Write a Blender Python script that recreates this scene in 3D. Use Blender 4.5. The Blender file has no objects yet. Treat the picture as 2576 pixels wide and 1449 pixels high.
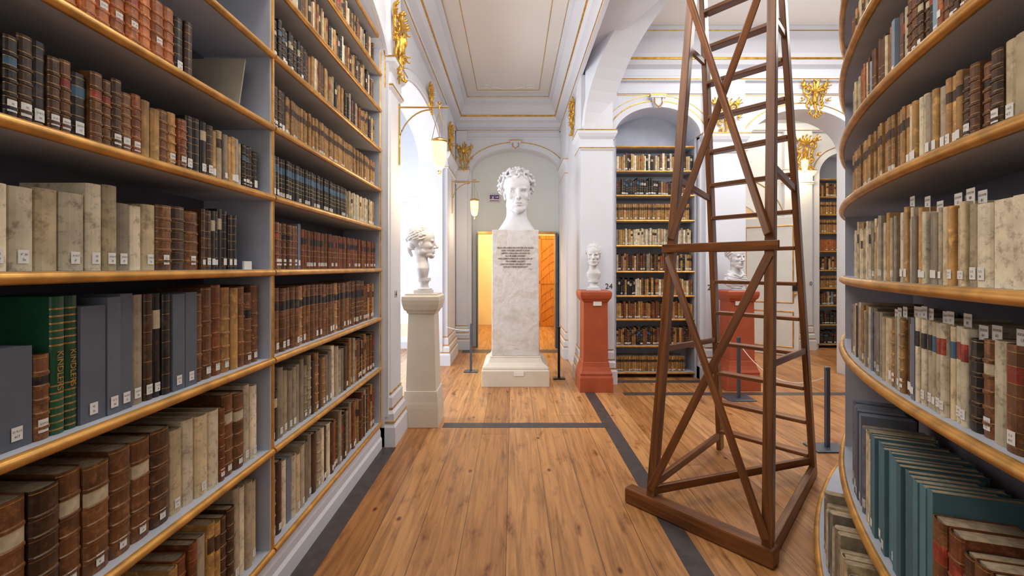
import bpy, bmesh, math, random
from mathutils import Vector, Matrix, Euler
R_ = random.Random(7)
scene = bpy.context.scene
COL = scene.collection
pi = math.pi

# ------------------------------------------------------------------ materials
def newmat(name):
    m = bpy.data.materials.new(name); m.use_nodes = True
    nt = m.node_tree; b = nt.nodes.get('Principled BSDF')
    return m, nt, b
def N(nt, t, **kw):
    n = nt.nodes.new(t)
    for k, v in kw.items(): setattr(n, k, v)
    return n
def ramp(nt, stops):
    r = N(nt, 'ShaderNodeValToRGB')
    e = r.color_ramp.elements
    while len(e) < len(stops): e.new(0.5)
    for i, (p, c) in enumerate(stops):
        e[i].position = p; e[i].color = (c[0], c[1], c[2], 1)
    return r
def simple(name, col, rough=0.6, metal=0.0, var=0.08, scale=6.0, bump=0.0, bscale=40, spec=None, tr=0):
    m, nt, b = newmat(name)
    tc = N(nt, 'ShaderNodeTexCoord'); no = N(nt, 'ShaderNodeTexNoise')
    no.inputs['Scale'].default_value = scale; no.inputs['Detail'].default_value = 6
    nt.links.new(tc.outputs['Object'], no.inputs['Vector'])
    lo = [max(0, c*(1-var)) for c in col]; hi = [min(1, c*(1+var)) for c in col]
    r = ramp(nt, [(0.3, lo), (0.7, hi)])
    nt.links.new(no.outputs['Fac'], r.inputs['Fac'])
    nt.links.new(r.outputs['Color'], b.inputs['Base Color'])
    b.inputs['Roughness'].default_value = rough; b.inputs['Metallic'].default_value = metal
    if bump:
        n2 = N(nt, 'ShaderNodeTexNoise'); n2.inputs['Scale'].default_value = bscale; n2.inputs['Detail'].default_value = 5
        nt.links.new(tc.outputs['Object'], n2.inputs['Vector'])
        bp = N(nt, 'ShaderNodeBump'); bp.inputs['Strength'].default_value = bump; bp.inputs['Distance'].default_value = 0.01
        nt.links.new(n2.outputs['Fac'], bp.inputs['Height']); nt.links.new(bp.outputs['Normal'], b.inputs['Normal'])
    return m

M_wall = simple('plaster_pale_blue', (0.68, 0.71, 0.78), 0.65, var=0.03, scale=2, bump=0.05)
M_white = simple('plaster_white', (0.78, 0.80, 0.83), 0.7, var=0.02, scale=2, bump=0.05)
M_ceil = simple('ceiling_white', (0.84, 0.84, 0.82), 0.8, var=0.02, scale=1)
M_recess = simple('plaster_greenish', (0.66, 0.71, 0.70), 0.7, var=0.02, scale=2)
M_yellow = simple('plaster_yellow', (0.86, 0.70, 0.42), 0.7, var=0.05, scale=2)
M_shelf = simple('shelf_paint_blue', (0.42, 0.45, 0.53), 0.55, var=0.10, scale=5, bump=0.1)
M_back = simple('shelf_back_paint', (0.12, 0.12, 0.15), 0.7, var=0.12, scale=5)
M_gold = simple('gilding', (0.64, 0.36, 0.06), 0.30, 0.8, var=0.3, scale=25, bump=0.15, bscale=60)
M_edge = simple('gilt_shelf_edge', (0.60, 0.31, 0.07), 0.32, 0.45, var=0.3, scale=12, bump=0.1)
M_bustw = simple('white_plaster_bust', (0.66, 0.66, 0.68), 0.55, var=0.06, scale=8, bump=0.06, bscale=50)
M_cream = simple('cream_painted_stone', (0.66, 0.61, 0.52), 0.5, var=0.05, scale=6, bump=0.05)
M_terra = simple('terracotta_paint', (0.40, 0.085, 0.035), 0.45, var=0.12, scale=6, bump=0.08)
M_strip = simple('dark_floor_inlay', (0.055, 0.045, 0.045), 0.5, var=0.3, scale=14, bump=0.1)
M_steel = simple('grey_steel', (0.09, 0.11, 0.15), 0.4, 0.5, var=0.05)
M_black = simple('black_metal', (0.012, 0.012, 0.012), 0.4, 0.3)
M_rope = simple('white_cord', (0.75, 0.75, 0.75), 0.8)
M_card = simple('white_card', (0.80, 0.79, 0.76), 0.7, var=0.04)
M_ink = simple('dark_ink', (0.02, 0.018, 0.016), 0.7)
M_inkb = simple('brown_inscription', (0.08, 0.035, 0.015), 0.7)
M_paper = simple('page_block', (0.38, 0.30, 0.20), 0.85, var=0.25, scale=60)
M_brass = simple('brass', (0.60, 0.40, 0.14), 0.3, 0.9, var=0.1)
M_purple = simple('sign_purple', (0.10, 0.03, 0.22), 0.4)
M_doorwhite = simple('door_white_paint', (0.74, 0.74, 0.72), 0.4, var=0.03)
M_board = simple('grey_cardboard', (0.42, 0.37, 0.29), 0.8, var=0.15)

def emis(name, col, s):
    m, nt, b = newmat(name)
    b.inputs['Base Color'].default_value = (*col, 1)
    b.inputs['Emission Color'].default_value = (*col, 1); b.inputs['Emission Strength'].default_value = s
    return m
M_glow = emis('lantern_glass_lit', (1.0, 0.74, 0.42), 0.95)

def marble(name):
    m, nt, b = newmat(name)
    tc = N(nt, 'ShaderNodeTexCoord')
    n = N(nt, 'ShaderNodeTexNoise'); n.inputs['Scale'].default_value = 3.0; n.inputs['Detail'].default_value = 12; n.inputs['Distortion'].default_value = 0.7
    n.inputs['Roughness'].default_value = 0.62
    nt.links.new(tc.outputs['Object'], n.inputs['Vector'])
    r = ramp(nt, [(0.30, (0.50, 0.46, 0.42)), (0.45, (0.62, 0.60, 0.59)), (0.52, (0.68, 0.67, 0.67)), (0.57, (0.59, 0.55, 0.51)), (0.7, (0.68, 0.67, 0.66))])
    nt.links.new(n.outputs['Fac'], r.inputs['Fac']); nt.links.new(r.outputs['Color'], b.inputs['Base Color'])
    n2 = N(nt, 'ShaderNodeTexNoise'); n2.inputs['Scale'].default_value = 14; n2.inputs['Detail'].default_value = 8
    nt.links.new(tc.outputs['Object'], n2.inputs['Vector'])
    bp = N(nt, 'ShaderNodeBump'); bp.inputs['Strength'].default_value = 0.5; bp.inputs['Distance'].default_value = 0.02
    nt.links.new(n2.outputs['Fac'], bp.inputs['Height']); nt.links.new(bp.outputs['Normal'], b.inputs['Normal'])
    b.inputs['Roughness'].default_value = 0.45
    return m
M_marble = marble('rough_white_marble')

def wood(name, c1, c2, axis=2, rough=0.4, sc=1.0):
    m, nt, b = newmat(name)
    tc = N(nt, 'ShaderNodeTexCoord'); mp = N(nt, 'ShaderNodeMapping')
    s = [22*sc]*3; s[axis] = 1.5*sc
    mp.inputs['Scale'].default_value = s
    n = N(nt, 'ShaderNodeTexNoise'); n.inputs['Scale'].default_value = 1.6; n.inputs['Detail'].default_value = 8; n.inputs['Distortion'].default_value = 0.6
    nt.links.new(tc.outputs['Object'], mp.inputs['Vector']); nt.links.new(mp.outputs['Vector'], n.inputs['Vector'])
    r = ramp(nt, [(0.3, c1), (0.7, c2)])
    nt.links.new(n.outputs['Fac'], r.inputs['Fac']); nt.links.new(r.outputs['Color'], b.inputs['Base Color'])
    b.inputs['Roughness'].default_value = rough
    return m
M_lwood = wood('ladder_oiled_wood', (0.085, 0.029, 0.009), (0.27, 0.10, 0.03), 0, 0.36)
M_dwood = wood('orange_door_wood', (0.42, 0.14, 0.02), (0.66, 0.26, 0.05), 2, 0.35)

def floormat():
    m, nt, b = newmat('pine_floor_boards')
    L = nt.links.new
    tc = N(nt, 'ShaderNodeTexCoord'); sp = N(nt, 'ShaderNodeSeparateXYZ'); L(tc.outputs['Object'], sp.inputs[0])
    def math_(op, a, bb=None):
        x = N(nt, 'ShaderNodeMath', operation=op)
        for i, v in enumerate((a, bb)):
            if v is None: continue
            if isinstance(v, (int, float)): x.inputs[i].default_value = v
            else: L(v, x.inputs[i])
        return x.outputs[0]
    xs = math_('DIVIDE', math_('ADD', sp.outputs['X'], 10.08), 0.245)
    pid = math_('FLOOR', xs); fr = math_('FRACT', xs)
    wn = N(nt, 'ShaderNodeTexWhiteNoise', noise_dimensions='1D'); L(pid, wn.inputs['W'])
    yoff = math_('ADD', math_('MULTIPLY', wn.outputs['Value'], 37.0), sp.outputs['Y'])
    ys = math_('DIVIDE', yoff, 9.5); yid = math_('FLOOR', ys); yfr = math_('FRACT', ys)
    cv = N(nt, 'ShaderNodeCombineXYZ'); L(pid, cv.inputs[0]); L(yid, cv.inputs[1])
    wn2 = N(nt, 'ShaderNodeTexWhiteNoise', noise_dimensions='3D'); L(cv.outputs[0], wn2.inputs['Vector'])
    base = ramp(nt, [(0.0, (0.37, 0.170, 0.056)), (0.5, (0.46, 0.225, 0.080)), (1.0, (0.55, 0.295, 0.12))])
    L(wn2.outputs['Value'], base.inputs['Fac'])
    gv = N(nt, 'ShaderNodeCombineXYZ'); L(math_('MULTIPLY', sp.outputs['X'], 30.0), gv.inputs[0]); L(math_('MULTIPLY', yoff, 1.6), gv.inputs[1]); L(pid, gv.inputs[2])
    g = N(nt, 'ShaderNodeTexNoise'); g.inputs['Scale'].default_value = 1.0; g.inputs['Detail'].default_value = 7; g.inputs['Distortion'].default_value = 1.0
    L(gv.outputs[0], g.inputs['Vector'])
    gr = ramp(nt, [(0.32, (0.52, 0.44, 0.38)), (0.62, (1.12, 1.05, 1.0))]); L(g.outputs['Fac'], gr.inputs['Fac'])
    mx = N(nt, 'ShaderNodeMixRGB', blend_type='MULTIPLY'); mx.inputs[0].default_value = 0.8
    L(base.outputs[0], mx.inputs[1]); L(gr.outputs[0], mx.inputs[2])
    sv = N(nt, 'ShaderNodeMapping'); sv.inputs['Scale'].default_value = (11, 3.2, 1); L(tc.outputs['Object'], sv.inputs[0])
    st = N(nt, 'ShaderNodeTexNoise'); st.inputs['Scale'].default_value = 1.0; st.inputs['Detail'].default_value = 9; st.inputs['Roughness'].default_value = 0.62; L(sv.outputs[0], st.inputs['Vector'])
    sr = ramp(nt, [(0.30, (0.22, 0.14, 0.09)), (0.38, (0.75, 0.68, 0.60)), (0.46, (1, 1, 1))]); L(st.outputs['Fac'], sr.inputs['Fac'])
    mx2 = N(nt, 'ShaderNodeMixRGB', blend_type='MULTIPLY'); mx2.inputs[0].default_value = 0.9
    L(mx.outputs[0], mx2.inputs[1]); L(sr.outputs[0], mx2.inputs[2])
    kv = N(nt, 'ShaderNodeMapping'); kv.inputs['Scale'].default_value = (1.0, 0.55, 1); L(tc.outputs['Object'], kv.inputs[0])
    vo = N(nt, 'ShaderNodeTexVoronoi'); vo.inputs['Scale'].default_value = 5.0; L(kv.outputs[0], vo.inputs['Vector'])
    kr = ramp(nt, [(0.035, (0.12, 0.06, 0.03)), (0.07, (0.75, 0.6, 0.5)), (0.10, (1, 1, 1))]); L(vo.outputs['Distance'], kr.inputs['Fac'])
    mx3 = N(nt, 'ShaderNodeMixRGB', blend_type='MULTIPLY'); mx3.inputs[0].default_value = 0.9
    L(mx2.outputs[0], mx3.inputs[1]); L(kr.outputs[0], mx3.inputs[2])
    e = math_('MINIMUM', fr, math_('SUBTRACT', 1.0, fr)); gp = math_('GREATER_THAN', e, 0.009)
    ey = math_('MINIMUM', yfr, math_('SUBTRACT', 1.0, yfr)); gy = math_('GREATER_THAN', ey, 0.0003)
    gg = math_('ADD', math_('MULTIPLY', math_('MULTIPLY', gp, gy), 0.65), 0.35)
    mx4 = N(nt, 'ShaderNodeMixRGB', blend_type='MULTIPLY'); mx4.inputs[0].default_value = 1.0
    L(mx3.outputs[0], mx4.inputs[1]); L(gg, mx4.inputs[2])
    L(mx4.outputs[0], b.inputs['Base Color'])
    rr = N(nt, 'ShaderNodeMapRange'); rr.inputs['To Min'].default_value = 0.26; rr.inputs['To Max'].default_value = 0.5
    L(st.outputs['Fac'], rr.inputs['Value']); L(rr.outputs[0], b.inputs['Roughness'])
    bp = N(nt, 'ShaderNodeBump'); bp.inputs['Strength'].default_value = 0.25; bp.inputs['Distance'].default_value = 0.004
    L(math_('ADD', math_('MULTIPLY', gg, 1.5), g.outputs['Fac']), bp.inputs['Height']); L(bp.outputs[0], b.inputs['Normal'])
    return m
M_floor = floormat()

def leather(name, c, mott=0.4, rough=0.5, worn=(0.35, 0.22, 0.12), wamt=0.35, bump=0.2):
    m, nt, b = newmat(name); L = nt.links.new
    tc = N(nt, 'ShaderNodeTexCoord'); oi = N(nt, 'ShaderNodeObjectInfo')
    mu = N(nt, 'ShaderNodeMath', operation='MULTIPLY'); mu.inputs[1].default_value = 50; L(oi.outputs['Random'], mu.inputs[0])
    n = N(nt, 'ShaderNodeTexNoise', noise_dimensions='4D'); n.inputs['Scale'].default_value = 14; n.inputs['Detail'].default_value = 6
    L(tc.outputs['Object'], n.inputs['Vector']); L(mu.outputs[0], n.inputs['W'])
    r = ramp(nt, [(0.3, [x*(1-mott) for x in c]), (0.7, [min(1, x*(1+mott)) for x in c])]); L(n.outputs['Fac'], r.inputs['Fac'])
    n2 = N(nt, 'ShaderNodeTexNoise', noise_dimensions='4D'); n2.inputs['Scale'].default_value = 38; n2.inputs['Detail'].default_value = 9; n2.inputs['Roughness'].default_value = 0.7
    L(tc.outputs['Object'], n2.inputs['Vector']); L(mu.outputs[0], n2.inputs['W'])
    r2 = ramp(nt, [(0.51, (0, 0, 0)), (0.63, (wamt, wamt, wamt))]); L(n2.outputs['Fac'], r2.inputs['Fac'])
    mx = N(nt, 'ShaderNodeMixRGB'); L(r2.outputs[0], mx.inputs[0]); L(r.outputs[0], mx.inputs[1]); mx.inputs[2].default_value = (*worn, 1)
    hv = N(nt, 'ShaderNodeHueSaturation'); L(mx.outputs[0], hv.inputs['Color'])
    mr = N(nt, 'ShaderNodeMapRange'); mr.inputs['To Min'].default_value = 0.65; mr.inputs['To Max'].default_value = 1.25; L(oi.outputs['Random'], mr.inputs['Value']); L(mr.outputs[0], hv.inputs['Value'])
    L(hv.outputs[0], b.inputs['Base Color'])
    b.inputs['Roughness'].default_value = rough
    bp = N(nt, 'ShaderNodeBump'); bp.inputs['Strength'].default_value = bump; bp.inputs['Distance'].default_value = 0.003
    L(n2.outputs['Fac'], bp.inputs['Height']); L(bp.outputs[0], b.inputs['Normal'])
    return m
BC = {
 'dkbrown': (0.055, 0.024, 0.011), 'brown': (0.16, 0.064, 0.022), 'redbrown': (0.19, 0.054, 0.018), 'orange': (0.42, 0.125, 0.032),
 'tan': (0.36, 0.19, 0.060), 'honey': (0.45, 0.25, 0.075), 'vellum': (0.60, 0.49, 0.30), 'greyvel': (0.40, 0.335, 0.235), 'whitevel': (0.71, 0.63, 0.46),
 'black': (0.013, 0.011, 0.012), 'bluegrey': (0.14, 0.165, 0.215), 'teal': (0.085, 0.19, 0.23), 'green': (0.012, 0.075, 0.035), 'navy': (0.03, 0.04, 0.075),
 'red': (0.30, 0.04, 0.02), 'stone': (0.29, 0.245, 0.18), 'lightblue': (0.24, 0.33, 0.42)}
LM = {}
for k, c in BC.items():
    if k in ('vellum', 'greyvel', 'whitevel', 'stone'): LM[k] = leather('binding_' + k, c, 0.24, 0.55, (0.20, 0.13, 0.07), 0.6)
    elif k in ('bluegrey', 'teal', 'lightblue'): LM[k] = leather('cloth_' + k, c, 0.08, 0.75, c, 0.0, 0.05)
    elif k == 'black': LM[k] = leather('binding_' + k, c, 0.4, 0.4, (0.16, 0.10, 0.06), 0.35)
    elif k == 'green': LM[k] = leather('binding_' + k, c, 0.3, 0.4, (0.5, 0.35, 0.08), 0.0)
    else: LM[k] = leather('binding_' + k, c, 0.45, 0.42, (min(1, c[0]*2.2+.08), c[1]*2.2+.05, c[2]*2.2+.03), 0.6)
M_gilt = simple('gilt_tooling', (0.50, 0.30, 0.09), 0.4, 0.5, var=0.5, scale=90)
TM = {'red': LM['red'], 'black': LM['black'], 'navy': simple('title_blue', (0.05, 0.13, 0.22), 0.5), 'cream': simple('title_cream', (0.55, 0.47, 0.32), 0.7, var=0.2, scale=40), 'brown': LM['dkbrown']}
def attrmat():
    m, nt, b = newmat('book_bindings_mixed'); L = nt.links.new
    a = N(nt, 'ShaderNodeAttribute'); a.attribute_name = 'Col'
    tc = N(nt, 'ShaderNodeTexCoord'); n = N(nt, 'ShaderNodeTexNoise'); n.inputs['Scale'].default_value = 30; n.inputs['Detail'].default_value = 6
    L(tc.outputs['Object'], n.inputs['Vector'])
    r = ramp(nt, [(0.3, (0.55, 0.55, 0.55)), (0.7, (1.25, 1.25, 1.25))]); L(n.outputs['Fac'], r.inputs['Fac'])
    mx = N(nt, 'ShaderNodeMixRGB', blend_type='MULTIPLY'); mx.inputs[0].default_value = 1; L(a.outputs['Color'], mx.inputs[1]); L(r.outputs[0], mx.inputs[2])
    L(mx.outputs[0], b.inputs['Base Color']); b.inputs['Roughness'].default_value = 0.5
    return m
M_attr = attrmat()

# ------------------------------------------------------------------ helpers
def link(o, parent=None):
    COL.objects.link(o)
    if parent is not None: o.parent = parent
    return o
def tag(o, label=None, cat=None, group=None, kind=None):
    if label: o['label'] = label
    if cat: o['category'] = cat
    if group: o['group'] = group
    if kind: o['kind'] = kind
    return o
def mesh(name, v, f, mats, mi=None, smooth=False):
    me = bpy.data.meshes.new(name); me.from_pydata([tuple(x) for x in v], [], f)
    for m in (mats if isinstance(mats, (list, tuple)) else [mats]): me.materials.append(m)
    if mi: me.polygons.foreach_set('material_index', mi)
    if smooth:
        me.polygons.foreach_set('use_smooth', [True]*len(me.polygons))
        try: me.set_sharp_from_angle(angle=math.radians(38))
        except Exception: pass
    me.update(); return me
def obj(name, me, parent=None, loc=(0, 0, 0), rz=0.0):
    o = bpy.data.objects.new(name, me); o.location = loc; o.rotation_euler = (0, 0, rz)
    return link(o, parent)
def empty(name, loc, label, cat, group=None, rz=0.0):
    o = bpy.data.objects.new(name, None); o.location = loc; o.rotation_euler = (0, 0, rz); o.empty_display_size = 0.1
    link(o); return tag(o, label, cat, group)
def fixn(me):
    bm = bmesh.new(); bm.from_mesh(me); bmesh.ops.recalc_face_normals(bm, faces=bm.faces); bm.to_mesh(me); bm.free(); return me
def bev(o, w=0.004, s=2):
    m = o.modifiers.new('bevel', 'BEVEL'); m.width = w; m.segments = s; m.limit_method = 'ANGLE'; return o
def boxvf(x0, x1, y0, y1, z0, z1):
    v = [(x0, y0, z0), (x1, y0, z0), (x1, y1, z0), (x0, y1, z0), (x0, y0, z1), (x1, y0, z1), (x1, y1, z1), (x0, y1, z1)]
    f = [(0, 3, 2, 1), (4, 5, 6, 7), (0, 1, 5, 4), (1, 2, 6, 5), (2, 3, 7, 6), (3, 0, 4, 7)]
    return v, f
def box(name, x0, x1, y0, y1, z0, z1, mat, parent=None, struct=False, bevel=0):
    v, f = boxvf(x0, x1, y0, y1, z0, z1)
    o = obj(name, mesh(name, v, f, mat), parent)
    if struct: o['kind'] = 'structure'
    if bevel: bev(o, bevel)
    return o
def joinvf(parts):
    V = []; F = []; MI = []
    for p in parts:
        v, f = p[0], p[1]; k = p[2] if len(p) > 2 else 0
        n = len(V); V += list(v); F += [tuple(i+n for i in q) for q in f]; MI += [k]*len(f)
    return V, F, MI
def loftvf(levels, cx=0, cy=0):
    V = []; F = []
    for z, hx, hy in levels:
        V += [(cx-hx, cy-hy, z), (cx+hx, cy-hy, z), (cx+hx, cy+hy, z), (cx-hx, cy+hy, z)]
    n = len(levels)
    for i in range(n-1):
        for k in range(4):
            a = i*4+k; b = i*4+(k+1) % 4
            F.append((a, b, b+4, a+4))
    F.append((3, 2, 1, 0)); F.append(tuple((n-1)*4+k for k in range(4)))
    return V, F
def lathevf(prof, seg=24, c=(0, 0, 0)):
    V = []; F = []
    for r, z in prof:
        for k in range(seg):
            a = 2*pi*k/seg; V.append((c[0]+r*math.cos(a), c[1]+r*math.sin(a), c[2]+z))
    for i in range(len(prof)-1):
        for k in range(seg):
            a = i*seg+k; b = i*seg+(k+1) % seg; F.append((a, b, b+seg, a+seg))
    F.append(tuple(reversed(range(seg)))); F.append(tuple((len(prof)-1)*seg+k for k in range(seg)))
    return V, F
def tubevf(pts, rad, seg=8, flat=1.0):
    pts = [Vector(p) for p in pts]; V = []; F = []
    n = len(pts)
    for i, p in enumerate(pts):
        t = (pts[min(i+1, n-1)]-pts[max(i-1, 0)]).normalized()
        ref = Vector((0, 0, 1)) if abs(t.z) < 0.95 else Vector((1, 0, 0))
        a = t.cross(ref).normalized(); b = a.cross(t).normalized()
        r = rad[i] if isinstance(rad, (list, tuple)) else rad
        for k in range(seg):
            w = 2*pi*k/seg; V.append(tuple(p+a*(r*math.cos(w))+b*(r*flat*math.sin(w))))
    for i in range(n-1):
        for k in range(seg):
            x = i*seg+k; y = i*seg+(k+1) % seg; F.append((x, y, y+seg, x+seg))
    F.append(tuple(reversed(range(seg)))); F.append(tuple((n-1)*seg+k for k in range(seg)))
    return V, F
def sweepvf(pts, prof, nrm):
    pts = [Vector(p) for p in pts]; nrm = Vector(nrm).normalized(); V = []; F = []; n = len(pts); m = len(prof)
    for i, p in enumerate(pts):
        t = (pts[min(i+1, n-1)]-pts[max(i-1, 0)]).normalized(); B = t.cross(nrm).normalized()
        for a, b in prof: V.append(tuple(p+B*a+nrm*b))
    for i in range(n-1):
        for k in range(m):
            x = i*m+k; y = i*m+(k+1) % m; F.append((x, y, y+m, x+m))
    F.append(tuple(reversed(range(m)))); F.append(tuple((n-1)*m+k for k in range(m)))
    return V, F
def beamvf(p, q, w, h, up=(0, 0, 1)):
    p = Vector(p); q = Vector(q); t = (q-p).normalized(); up = Vector(up); a = t.cross(up).normalized(); b = a.cross(t).normalized()
    V = []
    for c in (p, q):
        for sa, sb in ((-1, -1), (1, -1), (1, 1), (-1, 1)): V.append(tuple(c+a*(sa*w/2)+b*(sb*h/2)))
    F = [(3, 2, 1, 0), (4, 5, 6, 7), (0, 1, 5, 4), (1, 2, 6, 5), (2, 3, 7, 6), (3, 0, 4, 7)]
    return V, F
def beam(name, p, q, w, h, mat, parent, up=(0, 0, 1), bw=0.004):
    p = Vector(p); q = Vector(q); d = q-p; L = d.length; t = d.normalized(); up = Vector(up); a = up.cross(t).normalized(); b = t.cross(a).normalized()
    v, f = boxvf(0, L, -w/2, w/2, -h/2, h/2)
    me = mesh(name, v, f, mat); o = bpy.data.objects.new(name, me)
    M = Matrix((t, a, b)).transposed().to_4x4(); M.translation = p
    link(o, parent); o.matrix_local = (parent.matrix_basis.inverted() @ M) if parent else M
    bev(o, bw); return o

_num = {}
def nm(base):
    _num[base] = _num.get(base, 0)+1
    return '%s_%d' % (base, _num[base])
def trim(v, f, mat, smooth=False, mi=None):
    n = nm('trim'); me = mesh(n, v, f, mat, mi, smooth); fixn(me)
    o = obj(n, me); o['kind'] = 'structure'; return o

def arch_top(o, s):
    a, b, zb, spring, rise = o
    t = (2*(s-a)/(b-a)-1); t = max(-1, min(1, t))
    return spring+rise*math.sqrt(max(0, 1-t*t))
def arch_wall(name, p0, p1, z0, z1, th, openings, mat, soffit=None):
    p0 = Vector((p0[0], p0[1], 0)); p1 = Vector((p1[0], p1[1], 0)); d = p1-p0; L = d.length; d.normalize()
    n = Vector((d.y, -d.x, 0))
    cuts = {0.0, L}
    for a, b, zb, sp, ri in openings:
        k = 32 if ri > 0 else 1
        for i in range(k+1):
            if ri > 0: t = -math.cos(pi*i/k); cuts.add(round((a+b)/2+t*(b-a)/2, 6))
            else: cuts.add(a); cuts.add(b)
        cuts.add(round(a, 6)); cuts.add(round(b, 6))
    cs = sorted(c for c in cuts if -1e-6 <= c <= L+1e-6)
    V = []; F = []; MI = []
    def P(s, z, back): q = p0+d*s-(n*th if back else n*0); return (q.x, q.y, z)
    def quad(a, b, c, e, m=0):
        k = len(V); V.extend([a, b, c, e]); F.append((k, k+1, k+2, k+3)); MI.append(m)
    def slab(s0, s1, za0, za1, zb0, zb1, bot=True, top=True):
        quad(P(s0, za0, 0), P(s1, za1, 0), P(s1, zb1, 0), P(s0, zb0, 0))
        quad(P(s0, za0, 1), P(s0, zb0, 1), P(s1, zb1, 1), P(s1, za1, 1))
        if bot: quad(P(s0, za0, 0), P(s0, za0, 1), P(s1, za1, 1), P(s1, za1, 0), 1)
        if top: quad(P(s0, zb0, 0), P(s1, zb1, 0), P(s1, zb1, 1), P(s0, zb0, 1), 1)
    for s0, s1 in zip(cs[:-1], cs[1:]):
        if s1-s0 < 1e-6: continue
        mid = (s0+s1)/2; op = None
        for o in openings:
            if o[0]-1e-6 <= mid <= o[1]+1e-6: op = o
        if op is None: slab(s0, s1, z0, z0, z1, z1)
        else:
            slab(s0, s1, arch_top(op, s0), arch_top(op, s1), z1, z1)
            if op[2] > z0: slab(s0, s1, z0, z0, op[2], op[2])
    for o in openings:
        for s in (o[0], o[1]):
            quad(P(s, max(z0, o[2]), 0), P(s, max(z0, o[2]), 1), P(s, o[3], 1), P(s, o[3], 0), 1)
    for s in (0, L): quad(P(s, z0, 0), P(s, z0, 1), P(s, z1, 1), P(s, z1, 0))
    me = mesh(name, V, F, [mat, soffit or mat], MI)
    ob = obj(name, me); ob['kind'] = 'structure'
    return ob, (p0, d, n)
def arch_line(fr, op, off, mat, prof, zlow=None, out=0.0):
    p0, d, n = fr; a, b, zb, sp, ri = op
    pts = []; c = (a+b)/2; hw = (b-a)/2+off; r = ri+off
    if zlow is not None: pts.append((c-hw, zlow))
    for i in range(33):
        t = pi-pi*i/32; pts.append((c+hw*math.cos(t), sp+r*math.sin(t)))
    if zlow is not None: pts.append((c+hw, zlow))
    P3 = [tuple(p0+d*s+n*out+Vector((0, 0, z))) for s, z in pts]
    v, f = sweepvf(P3, prof, n); return trim(v, f, mat, True)
GP = [(-0.007, 0.0), (0.007, 0.0), (0.005, 0.010), (-0.005, 0.010)]
def hline(p, q, nrm, mat, prof=GP):
    v, f = sweepvf([p, tuple((Vector(p)+Vector(q))/2), q], prof, nrm); return trim(v, f, mat)

_tc = {}
def textmesh(body, size, mat, ext=0.0008, spacing=1.0, bold=0.0, align='CENTER'):
    key = (body, size, mat.name, ext, spacing, bold)
    if key in _tc: return _tc[key]
    cu = bpy.data.curves.new('lettering', 'FONT'); cu.body = body; cu.size = size; cu.align_x = align; cu.align_y = 'CENTER'
    cu.extrude = ext; cu.space_line = spacing; cu.offset = bold; cu.resolution_u = 3
    o = bpy.data.objects.new('tmp', cu); COL.objects.link(o); bpy.context.view_layer.update()
    dg = bpy.context.evaluated_depsgraph_get(); me = bpy.data.meshes.new_from_object(o.evaluated_get(dg))
    bpy.data.objects.remove(o); me.materials.clear(); me.materials.append(mat); me.name = 'lettering'; _tc[key] = me; return me
def text(body, size, mat, loc, rot, parent=None, **k):
    o = bpy.data.objects.new('lettering', textmesh(body, size, mat, **k)); o.location = loc; o.rotation_euler = rot; return link(o, parent)

# ------------------------------------------------------------------ camera
cam = bpy.data.cameras.new('camera'); camo = bpy.data.objects.new('camera', cam); COL.objects.link(camo)
camo.location = (0, 0, 1.5); camo.rotation_euler = (pi/2, 0, 0)
cam.sensor_width = 36; cam.lens = 1150/2576*36; cam.shift_y = -52.5/2576; cam.shift_x = -2/2576; cam.clip_start = 0.02
scene.camera = camo
def proj(x, y, z):
    if y < 0.05: return (9999, 9999)
    return (1290+1150*x/y, 672-1150*(z-1.5)/y)

# ------------------------------------------------------------------ shell
H = 4.6
box('floor', -3.4, 7.4, -1.6, 12.2, -0.1, 0.0, M_floor, struct=True)
box('ceiling', -3.4, 7.4, -1.6, 12.2, H, H+0.1, M_ceil, struct=True)
box('wall_back', -3.4, 7.4, -1.75, -1.6, 0, H, M_wall, struct=True)
box('wall_right', 7.4, 7.55, -1.6, 12.2, 0, H, M_wall, struct=True)
opL = [(0.35+1.6, 3.81+1.6, 0.0, 3.22, 0.42), (4.25+1.6, 6.95+1.6, 0.0, 3.1, 0.42)]
wl, frL = arch_wall('wall_left', (-1.07, -1.6), (-1.07, 8.4), 0, H, 0.36, opL, M_wall)
wb = box('wall_left_recess', -1.6, -1.44, 0.2, 3.95, 0, H, M_shelf, struct=True)
arch_line(frL, opL[0], 0.035, M_wall, [(-0.03, 0), (0.03, 0), (0.03, 0.03), (-0.03, 0.03)], 0.25)
arch_line(frL, opL[0], 0.008, M_gold, GP, 3.0)
arch_line(frL, opL[1], 0.06, M_wall, [(-0.05, 0), (0.05, 0), (0.04, 0.03), (-0.05, 0.02)], 3.05)
arch_line(frL, opL[1], 0.12, M_gold, GP, 3.05)
arch_wall('wall_wing', (-3.2, 3.2), (-3.2, 8.4), 0, H, 0.3, [(0.8, 2.2, 0.5, 3.0, 0.3), (3.0, 4.4, 0.5, 3.0, 0.3)], M_wall)
box('wall_wing_near', -3.2, -1.43, 3.96, 4.06, 0, H, M_wall, struct=True)
X0 = -3.2
opF = [(-2.35-X0, -1.22-X0, 0.12, 2.45, 0.25), (-0.76-X0, 0.86-X0, 0.0, 3.24, 0.44), (3.75-X0, 4.5-X0, 0.0, 2.25, 0.38), (5.62-X0, 6.55-X0, 0.0, 3.2, 0.40)]
wf, frF = arch_wall('wall_far', (X0, 8.4), (7.4, 8.4), 0, H, 0.35, opF, M_wall)
for i in (1, 3):
    arch_line(frF, opF[i], 0.05, M_wall, [(-0.05, 0), (0.05, 0), (0.045, 0.03), (-0.05, 0.02)], 3.1 if i == 1 else 0.1)
    arch_line(frF, opF[i], 0.115, M_gold, GP, 3.2)
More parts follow.
